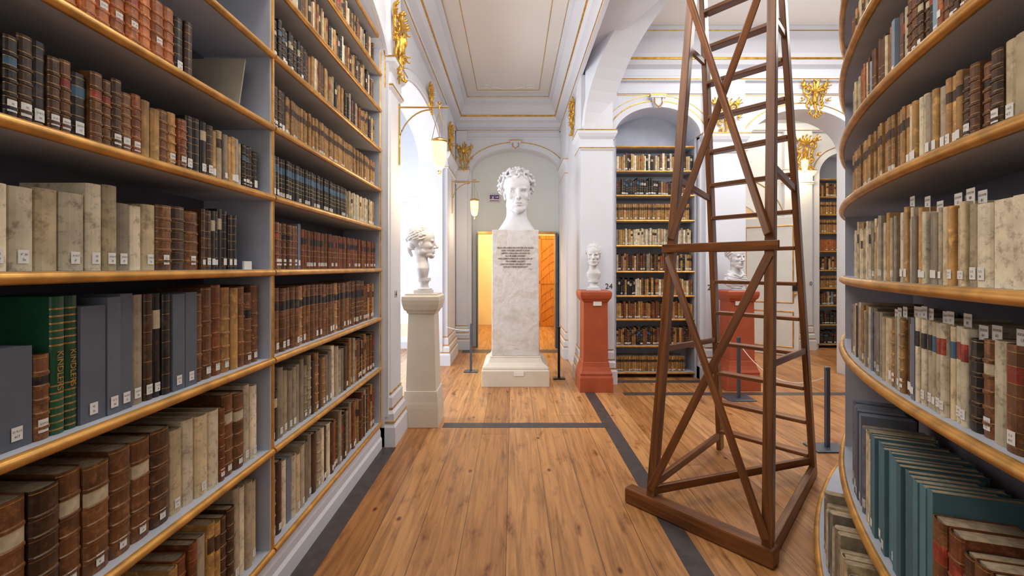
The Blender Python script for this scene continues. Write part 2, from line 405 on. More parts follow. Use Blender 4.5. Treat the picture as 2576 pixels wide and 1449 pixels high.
arch_line(frF, opF[2], 0.06, M_wall, [(-0.05, 0), (0.05, 0), (0.045, 0.03), (-0.05, 0.02)], 0.05)
arch_line(frF, opF[2], 0.50, M_gold, GP, 0.9)
arch_line(frF, opF[0], 0.05, M_wall, [(-0.04, 0), (0.04, 0), (0.04, 0.04), (-0.04, 0.02)], 0.1)
wv = joinvf([boxvf(-2.35, -2.29, 8.5, 8.56, 0.12, 2.6), boxvf(-1.27, -1.22, 8.5, 8.56, 0.12, 2.6), boxvf(-1.80, -1.76, 8.5, 8.56, 0.12, 2.68),
             boxvf(-2.35, -1.22, 8.5, 8.56, 0.12, 0.2), boxvf(-2.35, -1.22, 8.5, 8.56, 1.05, 1.08), boxvf(-2.35, -1.22, 8.5, 8.56, 1.95, 2.01)])
o = obj('window_1', mesh('window_1', wv[0], wv[1], M_white)); o['kind'] = 'structure'
for k, (ya, yb) in enumerate(((4.0, 5.4), (6.2, 7.6))):
    wv = joinvf([boxvf(-3.35, -3.3, ya, ya+.06, .5, 3.1), boxvf(-3.35, -3.3, yb-.06, yb, .5, 3.1), boxvf(-3.35, -3.3, (ya+yb)/2-.03, (ya+yb)/2+.03, .5, 3.28),
                 boxvf(-3.35, -3.3, ya, yb, .5, .58), boxvf(-3.35, -3.3, ya, yb, 1.3, 1.35), boxvf(-3.35, -3.3, ya, yb, 2.2, 2.26)])
    o = obj('window_%d' % (k+2), mesh('window', wv[0], wv[1], M_white)); o['kind'] = 'structure'
arch_wall('wall_recess', (-1.1, 8.66), (1.2, 8.66), 0, H, 0.12, [(0.44, 1.90, 0, 2.13, 0)], M_recess)
box('wall_anteroom_left', -1.15, -1.0, 8.78, 12.0, 0, 3.2, M_yellow, struct=True)
box('wall_anteroom_right', 1.35, 1.5, 8.78, 12.0, 0, 3.2, M_yellow, struct=True)
box('wall_anteroom_far', -1.15, 1.5, 11.9, 12.05, 0, 3.2, M_yellow, struct=True)
box('ceiling_anteroom', -1.15, 1.5, 8.78, 12.0, 3.2, 3.3, M_ceil, struct=True)
box('wall_arcade', 0.90, 1.31, 5.98, 8.4, 0, H, M_wall, struct=True)
opN = [(1.36-1.31, 2.50-1.31, 0.0, 3.25, 0.38), (3.12-1.31, 4.62-1.31, 0.0, 3.10, 0.50)]
wn_, frN = arch_wall('wall_niche', (1.31, 6.12), (7.4, 6.12), 0, H, 0.40, opN, M_wall)
box('wall_niche_back', 1.31, 2.60, 6.52, 6.62, 0, H, M_shelf, struct=True)
box('wall_side_room', 2.60, 2.72, 6.52, 8.4, 0, H, M_wall, struct=True)
box('wall_niche_far_back', 5.5, 6.7, 8.75, 8.85, 0, H, M_shelf, struct=True)
for i in (0, 1):
    arch_line(frN, opN[i], 0.04, M_wall, [(-0.04, 0), (0.04, 0), (0.035, 0.03), (-0.04, 0.02)], 3.2)
    arch_line(frN, opN[i], 0.095, M_gold, GP, 3.22)
arch_line(frN, opN[0], 0.17, M_gold, [(-0.004, 0.0), (0.004, 0.0), (0.003, 0.006), (-0.003, 0.006)], 3.25)
box('wall_cabinet_far', 3.2, 5.3, 10.2, 10.3, 0, 3.3, M_yellow, struct=True)
box('wall_cabinet_left', 3.1, 3.2, 8.75, 10.3, 0, 3.3, M_yellow, struct=True)
box('wall_cabinet_right', 5.2, 5.3, 8.75, 10.3, 0, 3.3, M_yellow, struct=True)
box('ceiling_cabinet', 3.1, 5.3, 8.75, 10.3, 3.3, 3.4, M_ceil, struct=True)
pA = Vector((1.28, 6.0)); pB = Vector((2.73, 2.5)); dd = (pB-pA); LL = dd.length
nrm2 = Vector((dd.y, -dd.x)).normalized()
qA = pA+nrm2*0.38; qB = pB+nrm2*0.38
wd, frD = arch_wall('wall_arch', (qA.x, qA.y), (qB.x, qB.y), 3.23, H, 0.38, [(0.001, LL-0.001, 3.23, 3.23, 1.30)], M_wall)
arch_line(frD, (0.001, LL-0.001, 3.23, 3.23, 1.30), 0.03, M_wall, [(-0.03, 0), (0.03, 0), (0.03, 0.02), (-0.03, 0.02)])
v = []
for z in (4.22, H): v += [(0.90, 5.99, z), (0.90, 2.4, z), (qB.x, 2.4, z), (qA.x+.05, 5.99, z)]
trim(v, [(0, 1, 2, 3), (4, 5, 6, 7), (0, 1, 5, 4), (1, 2, 6, 5), (2, 3, 7, 6), (3, 0, 4, 7)], M_wall)

def cornice(pa, pb, nrm, mirror=1):
    nrm = Vector(nrm)
    prof = [(0, 3.98), (0.05, 3.98), (0.05, 4.03), (0.025, 4.06), (0.025, 4.14), (0.10, 4.17), (0.13, 4.22), (0.13, 4.25), (0.15, 4.30), (0.22, 4.40), (0.22, 4.47), (0.26, 4.50), (0.26, 4.598), (0, 4.598)]
    pa = Vector(pa); pb = Vector(pb)
    V = []; F = []; m = len(prof)
    for p in (pa, pb):
        for o_, z in prof: V.append((p.x+nrm.x*o_, p.y+nrm.y*o_, z))
    for k in range(m): F.append((k, (k+1) % m, (k+1) % m+m, k+m))
    F.append(tuple(range(m))); F.append(tuple(range(m, 2*m)))
    trim(V, F, M_wall)
    for o_, z, r in ((0.135, 4.235, 0.014), (0.262, 4.535, 0.006), (0.055, 4.0, 0.006)):
        a = (pa.x+nrm.x*o_, pa.y+nrm.y*o_, z); b = (pb.x+nrm.x*o_, pb.y+nrm.y*o_, z)
        v, f = tubevf([a, b], r, 8); trim(v, f, M_gold, True)
cornice((-1.07, -1.5, 0), (-1.07, 8.4, 0), (1, 0, 0))
cornice((-1.07, 8.4, 0), (0.90, 8.4, 0), (0, -1, 0))
cornice((0.90, 2.4, 0), (0.90, 8.4, 0), (-1, 0, 0))
cornice((1.31, 6.12, 0), (7.3, 6.12, 0), (0, -1, 0))
cornice((2.72, 8.4, 0), (7.3, 8.4, 0), (0, -1, 0))
for a, b in (((-0.62, -1, H-.004), (-0.62, 8.0, H-.004)), ((0.46, -1, H-.004), (0.46, 8.0, H-.004)), ((-0.62, 8.0, H-.004), (0.46, 8.0, H-.004))):
    v, f = tubevf([a, b], 0.004, 6); trim(v, f, M_gold)
for sx, cx_ in ((1, -0.52), (-1, 0.36)):
    pts = []
    for i in range(26):
        a = i*.42; r_ = .11*(1-i/30); pts.append((cx_+sx*(.06+r_*math.cos(a)), 7.82+r_*math.sin(a)*.8, H-.006))
    v, f = tubevf(pts, 0.012, 6); trim(v, f, M_ceil, True)
    v, f = tubevf([(cx_+sx*.1, 7.9, H-.006), (cx_+sx*.2, 7.86, H-.006), (cx_+sx*.32, 7.92, H-.006)], 0.014, 6); trim(v, f, M_ceil, True)
hline((-0.95, 8.4, 3.86), (0.88, 8.4, 3.86), (0, -1, 0), M_wall, [(-0.03, 0), (0.03, 0), (0.02, 0.02), (-0.02, 0.02)])
hline((1.4, 6.12, 3.84), (6.5, 6.12, 3.84), (0, -1, 0), M_wall, [(-0.03, 0), (0.03, 0), (0.02, 0.02), (-0.02, 0.02)])
hline((1.4, 6.12, 3.80), (6.5, 6.12, 3.80), (0, -1, 0), M_gold, [(-0.004, 0), (0.004, 0), (0.003, 0.006), (-0.003, 0.006)])

def pilaster(cx, cy, hx, hy, ztop=3.38, base=0.55):
    lv = [(0.0, hx+.05, hy+.05), (0.16, hx+.05, hy+.05), (0.19, hx+.035, hy+.035), (0.27, hx+.035, hy+.035), (0.30, hx+.015, hy+.015), (0.40, hx+.015, hy+.015), (0.43, hx, hy),
          (3.0, hx, hy), (3.02, hx+.02, hy+.02), (3.06, hx+.02, hy+.02), (3.07, hx+.005, hy+.005), (3.15, hx+.005, hy+.005), (3.18, hx+.03, hy+.03), (3.22, hx+.05, hy+.05), (3.26, hx+.05, hy+.05), (3.27, hx+.0, hy+.0), (3.98, hx, hy)]
    v, f = loftvf(lv, cx, cy); trim(v, f, M_wall)
    for z, e in ((0.195, .042), (0.305, .022), (0.43, .008), (3.03, .024), (3.255, .055)):
        v, f = loftvf([(z, hx+e, hy+e), (z+.012, hx+e, hy+e)], cx, cy); trim(v, f, M_gold)
pilaster(-1.12, 4.03, 0.09, 0.17)
pilaster(-1.12, 7.45, 0.12, 0.46)
pilaster(-0.93, 8.42, 0.10, 0.10)
pilaster(1.085, 6.10, 0.205, 0.20)
pilaster(2.81, 6.16, 0.26, 0.12)
pilaster(5.20, 8.42, 0.25, 0.10)
pilaster(0.93, 7.9, 0.06, 0.42)
def keystone(x, y, z, w=0.1, h=0.14):
    v, f = loftvf([(0, w*.35, .02), (h*.15, w*.55, .035), (h*.8, w*.8, .035), (h*.82, w, .045), (h, w, .045)])
    o = trim([(a+x, b+y, c+z) for a, b, c in v], f, M_wall)
    v, f = loftvf([(h, w+.005, .05), (h+.015, w+.005, .05)]); trim([(a+x, b+y, c+z) for a, b, c in v], f, M_gold)
    v, f = tubevf([(x-w*.5, y-.04, z+h*.8), (x-w*.5, y-.05, z+h*.3), (x, y-.05, z+.0), (x+w*.5, y-.05, z+h*.3), (x+w*.5, y-.04, z+h*.8)], 0.008, 6); trim(v, f, M_gold, True)
keystone(0.05, 8.38, 3.66); keystone(1.93, 6.10, 3.62, 0.1, 0.16); keystone(6.05, 8.38, 3.6)
def inlay(x0, x1, y0, y1):
    v, f = boxvf(x0, x1, y0, y1, 0.0, 0.0015); trim(v, f, M_strip)
inlay(-1.085, -0.97, -1.5, 3.8)
inlay(-0.66, 0.86, 4.27, 4.40)
inlay(0.86, 0.98, -1.5, 5.8)
inlay(-0.9, 0.86, 8.0, 8.3)
inlay(1.35, 3.0, 5.93, 6.06)
inlay(1.31, 7.3, 5.35, 5.47)

# doors
dz = empty('door_1', (3.80+0.05, 8.36, 0), 'white panelled door standing open with gold moulding', 'door', rz=math.radians(-38)); dz['kind'] = 'structure'
leaf = box('door_leaf', 0.30, 1.18, -0.02, 0.02, 0.01, 2.35, M_doorwhite, dz, bevel=0.004)
for (xa, xb, za, zb) in ((0.38, 0.70, 0.15, 0.75), (0.78, 1.10, 0.15, 0.75), (0.38, 0.70, 0.9, 2.2), (0.78, 1.10, 0.9, 2.2)):
    p = [(xa, -.022, za), (xb, -.022, za), (xb, -.022, zb), (xa, -.022, zb), (xa, -.022, za)]
    parts = [tubevf([p[i], p[i+1]], 0.012, 6) for i in range(4)]
    v, f, mi = joinvf(parts); obj('door_panel_moulding', mesh('moulding', v, f, M_edge), dz)
v, f = lathevf([(0.0, 0), (.025, 0), (.025, .01), (.012, .02), (.012, .04), (.024, .05), (.02, .07), (0.0, .075)], 12)
kn = obj('door_handle', mesh('knob', v, f, M_brass, smooth=True), dz, (1.13, -0.02, 1.05)); kn.rotation_euler = (pi/2, 0, 0)
bx = box('door_lock', 1.09, 1.17, -0.045, -0.02, 1.1, 1.22, M_black, dz)
d2 = empty('door_2', (0.64, 11.55, 0), 'orange-brown wooden door with diagonal boards', 'door', rz=math.radians(8)); d2['kind'] = 'structure'
box('door_leaf', 0, 0.72, -0.02, 0.02, 0.01, 2.3, M_dwood, d2)
parts = [beamvf((0.03, -.03, 0.03), (0.03, -.03, 2.29), .02, .07, (1, 0, 0)), beamvf((0.69, -.03, 0.03), (0.69, -.03, 2.29), .02, .07, (1, 0, 0)),
         beamvf((0, -.03, 2.25), (.72, -.03, 2.25), .02, .08), beamvf((0, -.03, 1.12), (.72, -.03, 1.12), .02, .08), beamvf((0, -.03, .06), (.72, -.03, .06), .02, .1)]
for i in range(4):
    t = i*.22
    parts.append(beamvf((.06, -.028, 1.2+t), (.36, -.028, 1.45+t*1.0), .015, .03)); parts.append(beamvf((.66, -.028, 1.2+t), (.36, -.028, 1.45+t), .015, .03))
    parts.append(beamvf((.06, -.028, .12+t), (.36, -.028, .32+t), .015, .03)); parts.append(beamvf((.66, -.028, .12+t), (.36, -.028, .32+t), .015, .03))
v, f, mi = joinvf(parts); obj('door_frame_boards', mesh('boards', v, f, M_dwood), d2)
v, f, mi = joinvf([boxvf(-0.68, -0.655, 8.50, 8.66, 0, 2.13), boxvf(0.79, 0.83, 8.45, 8.66, 0, 2.13)])
o = obj('trim_doorframe', mesh('f', v, f, M_steel)); o.name = nm('trim'); o['kind'] = 'structure'
v, f = boxvf(-0.66, 0.8, 8.6, 8.66, 2.13, 2.17); trim(v, f, M_edge)

# ------------------------------------------------------------------ remesh sculpt helper
def spheres(parts, sub=(14, 10)):
    V = []; F = []
    for c, r, eu in parts:
        M = Matrix.Translation(c) @ Euler(eu).to_matrix().to_4x4() @ Matrix.Diagonal((*r, 1))
        seg, rg = sub; n = len(V)
        V.append(tuple(M @ Vector((0, 0, -1))))
        for i in range(1, rg):
            a = -pi/2+pi*i/rg
            for k in range(seg):
                b = 2*pi*k/seg; V.append(tuple(M @ Vector((math.cos(a)*math.cos(b), math.cos(a)*math.sin(b), math.sin(a)))))
        V.append(tuple(M @ Vector((0, 0, 1)))); top = len(V)-1
        for k in range(seg): F.append((n, n+1+(k+1) % seg, n+1+k)); F.append((top, top-seg+k, top-seg+(k+1) % seg))
        for i in range(rg-2):
            for k in range(seg):
                x = n+1+i*seg+k; y = n+1+i*seg+(k+1) % seg; F.append((x, y, y+seg, x+seg))
    return V, F
def chain(pts, n=6):
    out = []
    for a, b in zip(pts[:-1], pts[1:]):
        for i in range(n+1):
            t = i/n; q = [a[j]*(1-t)+b[j]*t for j in range(4)]; out.append((tuple(q[:3]), (q[3],)*3, (0, 0, 0)))
    return out
def remesh(V, F, vox, smooth_it=2, mat=None):
    me = mesh('tmp', V, F, mat); o = bpy.data.objects.new('tmp', me); COL.objects.link(o)
    m = o.modifiers.new('r', 'REMESH'); m.mode = 'VOXEL'; m.voxel_size = vox; m.use_smooth_shade = True
    if smooth_it:
        s = o.modifiers.new('s', 'SMOOTH'); s.factor = 0.5; s.iterations = smooth_it
    bpy.context.view_layer.update(); dg = bpy.context.evaluated_depsgraph_get()
    out = bpy.data.meshes.new_from_object(o.evaluated_get(dg)); bpy.data.objects.remove(o)
    out.materials.clear(); out.materials.append(mat)
    out.polygons.foreach_set('use_smooth', [True]*len(out.polygons)); return out

def bust_mesh(hair, chest, seed, zcut, nose=1.0):
    r = random.Random(seed)
    P = []
    def E(c, rr, eu=(0, 0, 0)): P.append((c, rr, eu))
    def S(c, rr, eu=(0, 0, 0)):
        E(c, rr, eu); E((-c[0], c[1], c[2]), rr, (eu[0], -eu[1], -eu[2]))
    E((0, .10, .66), (.325, .42, .35)); E((0, -.09, .66), (.275, .25, .27)); E((0, -.07, .42), (.265, .26, .28))
    E((0, -.10, .24), (.225, .225, .20)); E((0, -.24, .08), (.12, .10, .085)); S((.10, -.17, .11), (.10, .12, .075))
    S((.15, -.19, .39), (.10, .11, .10)); S((.16, .02, .22), (.10, .15, .12)); E((0, -.25, .24), (.13, .10, .13)); S((.08, -.26, .56), (.13, .075, .05))
    nk = .245 if chest == 'herm' else .205
    P.extend(chain([(0, .10, .28, nk), (0, .09, .05, nk-.01), (0, .07, -.14, nk+.01)], 8))
    if chest == 'herm':
        for i in range(17):
            q = i/16; z = .0-.42*q; hw = .22+.26*q**1.2; E((0, .07-.03*q, z), (hw, .23+.06*q, .05))
    elif chest == 'bare':
        for i in range(17):
            q = i/16; z = -.04-.26*q; hw = .19+.14*q**1.4; E((0, .07-.02*q, z), (hw, .20+.03*q, .05))
        for i in range(17):
            q = i/16; z = -.30-.38*q; hw = .33*math.sqrt(max(.06, 1-(q*.93)**2)); E((0, .05-.02*q, z), (hw, .23-.09*q, .06))
    else:
        for i in range(17):
            q = i/16; z = -.02-.26*q; hw = .19+.38*q**1.5; E((0, .08, z), (hw, .20+.04*q, .06))
        E((0, .07, -.52), (.60, .27, .34))
    V, F = spheres(P, (32, 22))
    base = remesh(V, F, .018, 9, M_bustw)
    P.clear()
    P.extend(chain([(0, -.305, .57, .036), (0, -.355, .47, .031*nose), (0, -.425, .362, .043*nose)], 9))
    S((.042, -.355, .342), (.031, .046, .027)); E((0, -.37, .325), (.02, .05, .012))
    E((0, -.338, .236), (.078, .026, .017)); S((.03, -.340, .240), (.035, .026, .016)); E((0, -.330, .186), (.062, .030, .021))
    S((.11, -.302, .572), (.095, .032, .022), (0, 0.16, -.25))
    S((.285, .06, .46), (.03, .07, .10), (0.2, 0, 0.3)); S((.28, .04, .37), (.024, .035, .04))
    if chest == 'toga':
        for i in range(8):
            pts = []
            for k in range(9):
                x = -.50+.115*k; z = -.22-.075*i-.16*math.sin((k/8)*pi*.5)+.02*math.sin(i*3)
                zz = (z+.52)/.34; xx = x/.60; rem = 1-min(.98, xx*xx)-min(.9, zz*zz)*.8
                pts.append((x, .07-.27*math.sqrt(max(.03, rem)), z, .030))
            P.extend(chain(pts, 5))
        P.extend(chain([(-.34, .10, -.12, .06), (-.20, -.12, -.24, .055), (.02, -.20, -.36, .05), (.24, -.14, -.26, .05), (.32, .08, -.12, .05)], 8))
    if hair == 'curly':
        n = 100; E((0, .11, .69), (.335, .42, .32))
        for i in range(n):
            w = 1-1.35*(i+.5)/n; u = i*2.39996+r.uniform(-.2, .2)
            d = Vector((math.cos(u)*math.sqrt(1-w*w), math.sin(u)*math.sqrt(1-w*w), w))
            p = Vector((d.x*.37, .10+d.y*.43, .69+d.z*.355))
            if p.y < -.06 and p.z < .86: continue
            if p.y < .0 and p.z < .50: continue
            if p.z < .34: continue
            t = d.orthogonal().normalized(); t.rotate(Matrix.Rotation(r.uniform(0, 2*pi), 3, d)); bt = d.cross(t)
            rad = r.uniform(.06, .085); ph = r.uniform(0, 6); sg = r.choice((-1, 1))
            for k in range(15):
                a = ph+sg*k*.40; rr = rad*(1-k*.05); q = p+t*(rr*math.cos(a))+bt*(rr*math.sin(a))+d*(.007*k-.02)
                E(tuple(q), (.034-k*.0008,)*3)
    else:
        E((0, .12, .69), (.335, .42, .335))
        if hair == 'swept': E((0, .34, .46), (.20, .17, .20)); P.extend(chain([(0, .47, .36, .07), (0, .45, .22, .07), (0, .38, .10, .05)], 6))
        nh = 130 if hair == 'short' else 150
        for i in range(nh):
            w = 1-1.25*(i+.5)/nh; u = i*2.39996
            d = Vector((math.cos(u)*math.sqrt(1-w*w), math.sin(u)*math.sqrt(1-w*w), w))
            p = Vector((d.x*.335, .12+d.y*.42, .69+d.z*.335))
            if p.y < -.08 and p.z < (.88 if hair == 'short' else .93): continue
            if p.y < .05 and p.z < .55: continue
            if p.z < .32: continue
            if hair == 'short': t = Vector((d.y*r.choice((-1, 1)), -d.x, -.6))
            else: t = Vector((0, 1.0, -.25+r.uniform(-.25, .25)))
            t = (t-d*t.dot(d))
            if t.length < .05: continue
            t.normalize()
            P.extend(chain([(*p, .03), (*(p+t*.06+d*.014), .03), (*(p+t*.12+d*.002), .018)], 6))
    V, F = spheres(P)
    n0 = len(V); V = list(V)+[tuple(v.co) for v in base.vertices]; F = list(F)+[tuple(i+n0 for i in p.vertices) for p in base.polygons]
    me = remesh(V, F, 0.0105, 1, M_bustw)
    for v in me.vertices:
        x, y, z = v.co
        if y < -.12 and z > 0.05:
            v.co.y += .054*math.exp(-((abs(x)-.108)/.058)**4-((z-.497)/.040)**2)
            if y < -.20:
                v.co.y += .024*math.exp(-(x/.085)**4-((z-.211)/.009)**2)
                v.co.y += .016*math.exp(-(x/.08)**2-((z-.142)/.018)**2)
                v.co.y += .013*math.exp(-((abs(x)-.075-(.33-z)*.35)/.016)**2-((z-.28)/.055)**2)
                v.co.y += .006*math.exp(-(x/.016)**2-((z-.60)/.02)**2)
        if z < zcut: v.co.z = zcut
    ev, ef = spheres([((sx*.105, -.224, .492), (.050, .045, .032), (0, 0, 0)) for sx in (-1, 1)] + [((sx*.105, -.236, .517), (.064, .038, .011), (0, 0, 0)) for sx in (-1, 1)] + [((sx*.105, -.234, .465), (.056, .032, .008), (0, 0, 0)) for sx in (-1, 1)], (18, 12))
    e2 = mesh('e', ev, ef, M_bustw)
    bm = bmesh.new(); bm.from_mesh(me); bm.from_mesh(e2); bm.to_mesh(me); bm.free()
    me.polygons.foreach_set('use_smooth', [True]*len(me.polygons))
    return me
def place_bust(hair, chest, seed, zcut, hu, loc, rz, label, socle=0.0, nose=1.0, tilt=0.0, srad=.085):
    me = bust_mesh(hair, chest, seed, zcut, nose)
    for v in me.vertices: v.co = v.co*hu; v.co.z -= zcut*hu
    me.transform(Matrix.Translation((0, 0, socle)))
    o = obj('portrait_bust', me, None, loc, rz); o.rotation_euler = (tilt, 0, rz); tag(o, label, 'bust')
    if socle:
        s = socle
        V, F, mi = joinvf([loftvf([(0, srad, srad), (s*.22, srad, srad)]), lathevf([(srad*.9, s*.22), (srad*.95, s*.32), (srad*.6, s*.42), (srad*.5, s*.65), (srad*.62, s*.85), (srad*.8, s*.92), (srad*.8, s*1.12)], 24)])
        obj('socle', mesh('socle', V, F, M_bustw, smooth=True), o)
    return o

# ------------------------------------------------------------------ pedestals
def pedestal(loc, levels, mat, label, cat='pedestal', card=None, d=1.0):
    o = empty('pedestal', loc, label, cat)
    def part(n, lv):
        v, f = loftvf([(z, h, h*d) for z, h in lv]); p = obj(n, mesh(n, v, f, mat), o); bev(p, .005); return p
    for n, lv in levels: part(n, lv)
    if card:
        x, z, w, h, y = card
        box('label_card', x-w/2, x+w/2, y-.006, y, z-h/2, z+h/2, M_card, o)
    return o
pb = empty('monument_pedestal', (0.035, 6.14, 0), 'tall rough white marble pedestal with engraved inscription', 'pedestal')
v, f = loftvf([(0, .425, .43), (.20, .425, .43), (.215, .41, .415), (.225, .42, .42), (.245, .41, .41), (.29, .35, .35), (.345, .325, .325), (.365, .325, .325)])
bev(obj('base', mesh('base', v, f, M_cream), pb), .006)
v, f = loftvf([(.365, .305, .29), (1.0, .303, .289), (1.98, .298, .285)])
sh = obj('shaft', mesh('shaft', v, f, M_marble), pb); bev(sh, .008)
ins = "SELIG, WELCHEN DIE GÖTTER, DIE GNÄD-\nIGEN, VOR DER GEBURT SCHON\nLIEBTEN, WELCHEN ALS KIND VE-\nNUS IM ARME GEWIEGT,\nWELCHEM PHÖBUS DIE AUGEN, DIE LIP-\nPEN HERMES GELÖSET,\nUND DAS SIEGEL DER MACHT ZEUS\nAUF DIE STIRNE GEDRÜCKT!"
t = text(ins, .0245, M_inkb, (0.0, -.2935, 1.625), (pi/2, 0, 0), sh, spacing=1.42, bold=0.0004)
t.name = 'inscription'
text('SCHILLER', .011, M_inkb, (.19, -.2925, 1.475), (pi/2, 0, 0), sh).name = 'inscription'
box('label_card', -.02, .10, -.437, -.43, .14, .19, M_card, pb)
place_bust('curly', 'herm', 3, -.40, .57, (0.055, 6.14, 1.981), math.radians(6), 'colossal white bust of a man with thick curly hair')
pl = pedestal((-0.862, 4.425, 0), [('base', [(0, .168), (.18, .168), (.22, .165), (.24, .162), (.30, .158), (.34, .154)]),
     ('shaft', [(.34, .142), (1.06, .124)]), ('cap', [(1.06, .132), (1.085, .14), (1.10, .158), (1.15, .172), (1.19, .178), (1.225, .176), (1.235, .15), (1.25, .15)])], M_cream, 'cream painted pedestal with moulded cap beside the doorway')
place_bust('swept', 'bare', 5, -.66, .305, (-0.862, 4.425, 1.251), math.radians(94), 'white bust of a man in profile with tied-back hair', socle=.13, nose=1.0, srad=.085)
redlv = [('base', [(0, .20), (.17, .20), (.20, .19), (.22, .195), (.25, .18), (.30, .165), (.36, .158)]), ('shaft', [(.36, .150), (1.08, .145)]),
         ('cap', [(1.08, .155), (1.10, .16), (1.12, .18), (1.16, .19), (1.20, .19), (1.215, .175)])]
pedestal((1.0, 5.66, 0), redlv, M_terra, 'terracotta-red painted pedestal in front of the pier', card=(.02, 1.06, .10, .05, -.152))
place_bust('short', 'bare', 8, -.66, .275, (1.0, 5.66, 1.216), math.radians(-12), 'small white bust of a man on terracotta-red pedestal', socle=.11, srad=.085)
pedestal((2.80, 5.72, 0), redlv, M_terra, 'terracotta-red painted pedestal behind the ladder', card=(-.04, 1.06, .10, .05, -.152))
place_bust('short', 'toga', 9, -.82, .285, (2.80, 5.72, 1.216), math.radians(14), 'white draped bust in a toga on terracotta-red pedestal', socle=.03, srad=.10)

# ------------------------------------------------------------------ ornaments
def spiral(cx, cz, r0, turns, ph, dirn, th0, th1, y=-.04):
    out = []; n = int(18*turns)+6
    for i in range(n):
        t = i/(n-1); a = ph+dirn*2*pi*turns*t; rr = r0*(1-t*.85); th = th0*(1-t)+th1*t
        out.append(((cx+rr*math.cos(a), y-.05*t, cz+rr*math.sin(a)), (th, th, th), (0, 0, 0)))
    return out
def leafs(cx, cz, angs, L, w, y=-.04):
    out = []
    for a in angs:
        dx, dz_ = math.sin(a), math.cos(a)
        out.append(((cx+dx*L/2, y-.02, cz+dz_*L/2), (w, .03, L/2), (0, a, 0)))
        out.append(((cx+dx*L*.95, y-.06, cz+dz_*L*.95), (w*.8, .03, w*.9), (0, a, 0)))
    return out
def ornament_mesh(style):
    P = []
    for s in (-1, 1):
        P += spiral(s*.19, .70, .13, 1.2, pi/2, -s, .030, .022)
        P += spiral(s*.14, .36, .10, 1.2, -pi/2, s, .026, .018)
        P += [(c, r, e) for c, r, e in chain([(s*.24, -.04, .60, .026), (s*.16, -.07, .50, .034), (s*.20, -.05, .38, .026)], 6)]
        P += leafs(s*.24, .82, [s*.5, s*1.0, s*1.5], .17, .024)
        P += leafs(s*.10, .22, [pi-s*.2, pi-s*.8], .16, .022)
        P += leafs(s*.27, .48, [s*1.3, s*1.9], .13, .020)
    P += [((0, -.06, .52), (.08, .07, .16), (0, 0, 0)), ((0, -.11, .56), (.045, .05, .08), (0, 0, 0))]
    if style == 0:
        P += leafs(0, .70, [-.9, -.45, 0, .45, .9], .26, .030, -.06)
        P += chain([(0, -.05, .32, .045), (0.02, -.06, .2, .035), (-.02, -.05, .1, .028), (.01, -.04, 0, .015)], 6)
    else:
        P += leafs(0, .66, [-1.2, -.7, -.2, .35, .8, 1.3], .32, .028, -.06)
        P += chain([(0, -.05, .78, .04), (.06, -.07, .92, .03), (0, -.05, 1.05, .018)], 6)
        P += chain([(0, -.05, .32, .045), (.04, -.06, .18, .032), (.0, -.05, .04, .018)], 6)
        P += leafs(0, .12, [2.4, -2.4, pi], .14, .022)
    V, F = spheres(P, (10, 8)); return remesh(V, F, .013, 1, M_gold)
OM = [ornament_mesh(0), ornament_mesh(1)]
def orn(x, y, z, h, style, rz, wscale=1.0, label='gilded rococo cartouche ornament on pale blue pilaster'):
    o = obj('gilded_ornament', OM[style], None, (x, y, z), rz); o.scale = (h*wscale, h, h); tag(o, label, 'ornament', 'gilded wall ornaments'); return o
orn(-1.03, 4.03, 3.12, .64, 0, pi/2, 0.9)
orn(-1.05, 5.75, 3.42, .38, 1, pi/2, .9, 'small gilded ornament above the passage arch')
orn(-0.995, 7.15, 3.22, .52, 0, pi/2)
orn(-0.88, 8.32, 3.25, .50, 1, 0.0, .8)
orn(0.905, 6.75, 3.42, .55, 0, -pi/2)
orn(2.81, 6.04, 3.24, .50, 0, 0, 1.0)
orn(4.02, 6.11, 3.48, .52, 1, 0, .95, 'gilded leafy ornament crowning the passage arch')
orn(5.30, 8.32, 3.2, .72, 0, 0, .9)

def wallnum(s, size, loc, rot):
    o = text(s, size, M_ink, loc, rot); o.name = nm('trim'); o['kind'] = 'structure'
wallnum('14', .09, (-1.0285, 4.02, 1.26), (pi/2, 0, pi/2))
wallnum('24', .10, (1.24, 5.895, 1.25), (pi/2, 0, 0))
wallnum('24', .10, (2.62, 6.035, 1.23), (pi/2, 0, 0))
wallnum('0', .10, (5.42, 8.31, 1.20), (pi/2, 0, 0))

es = empty('exit_sign', (-0.345, 8.60, 2.80), 'small white and purple emergency exit sign with running figure', 'sign')
box('sign_board', -.10, .10, 0, .06, -.07, .07, M_card, es)
box('sign_field', -.09, .09, -.004, 0, -.025, .06, M_purple, es)
V, F, mi = joinvf([tubevf([(-.03, -.006, .0), (-.02, -.006, .025)], .008, 6), tubevf([(-.03, -.006, .0), (-.05, -.006, -.018)], .006, 6), tubevf([(-.03, -.006, 0), (-.015, -.006, -.018)], .006, 6),
    tubevf([(-.02, -.006, .025), (-.045, -.006, .02)], .005, 6), tubevf([(-.015, -.006, .04), (-.013, -.006, .041)], .009, 8),
    tubevf([(.02, -.006, .015), (.07, -.006, .015)], .005, 6), tubevf([(.055, -.006, .03), (.072, -.006, .015), (.055, -.006, .0)], .005, 6)])
obj('sign_pictogram', mesh('pict', V, F, M_card), es)
box('sign_lower_strip', -.09, .09, -.004, 0, -.062, -.045, M_purple, es)

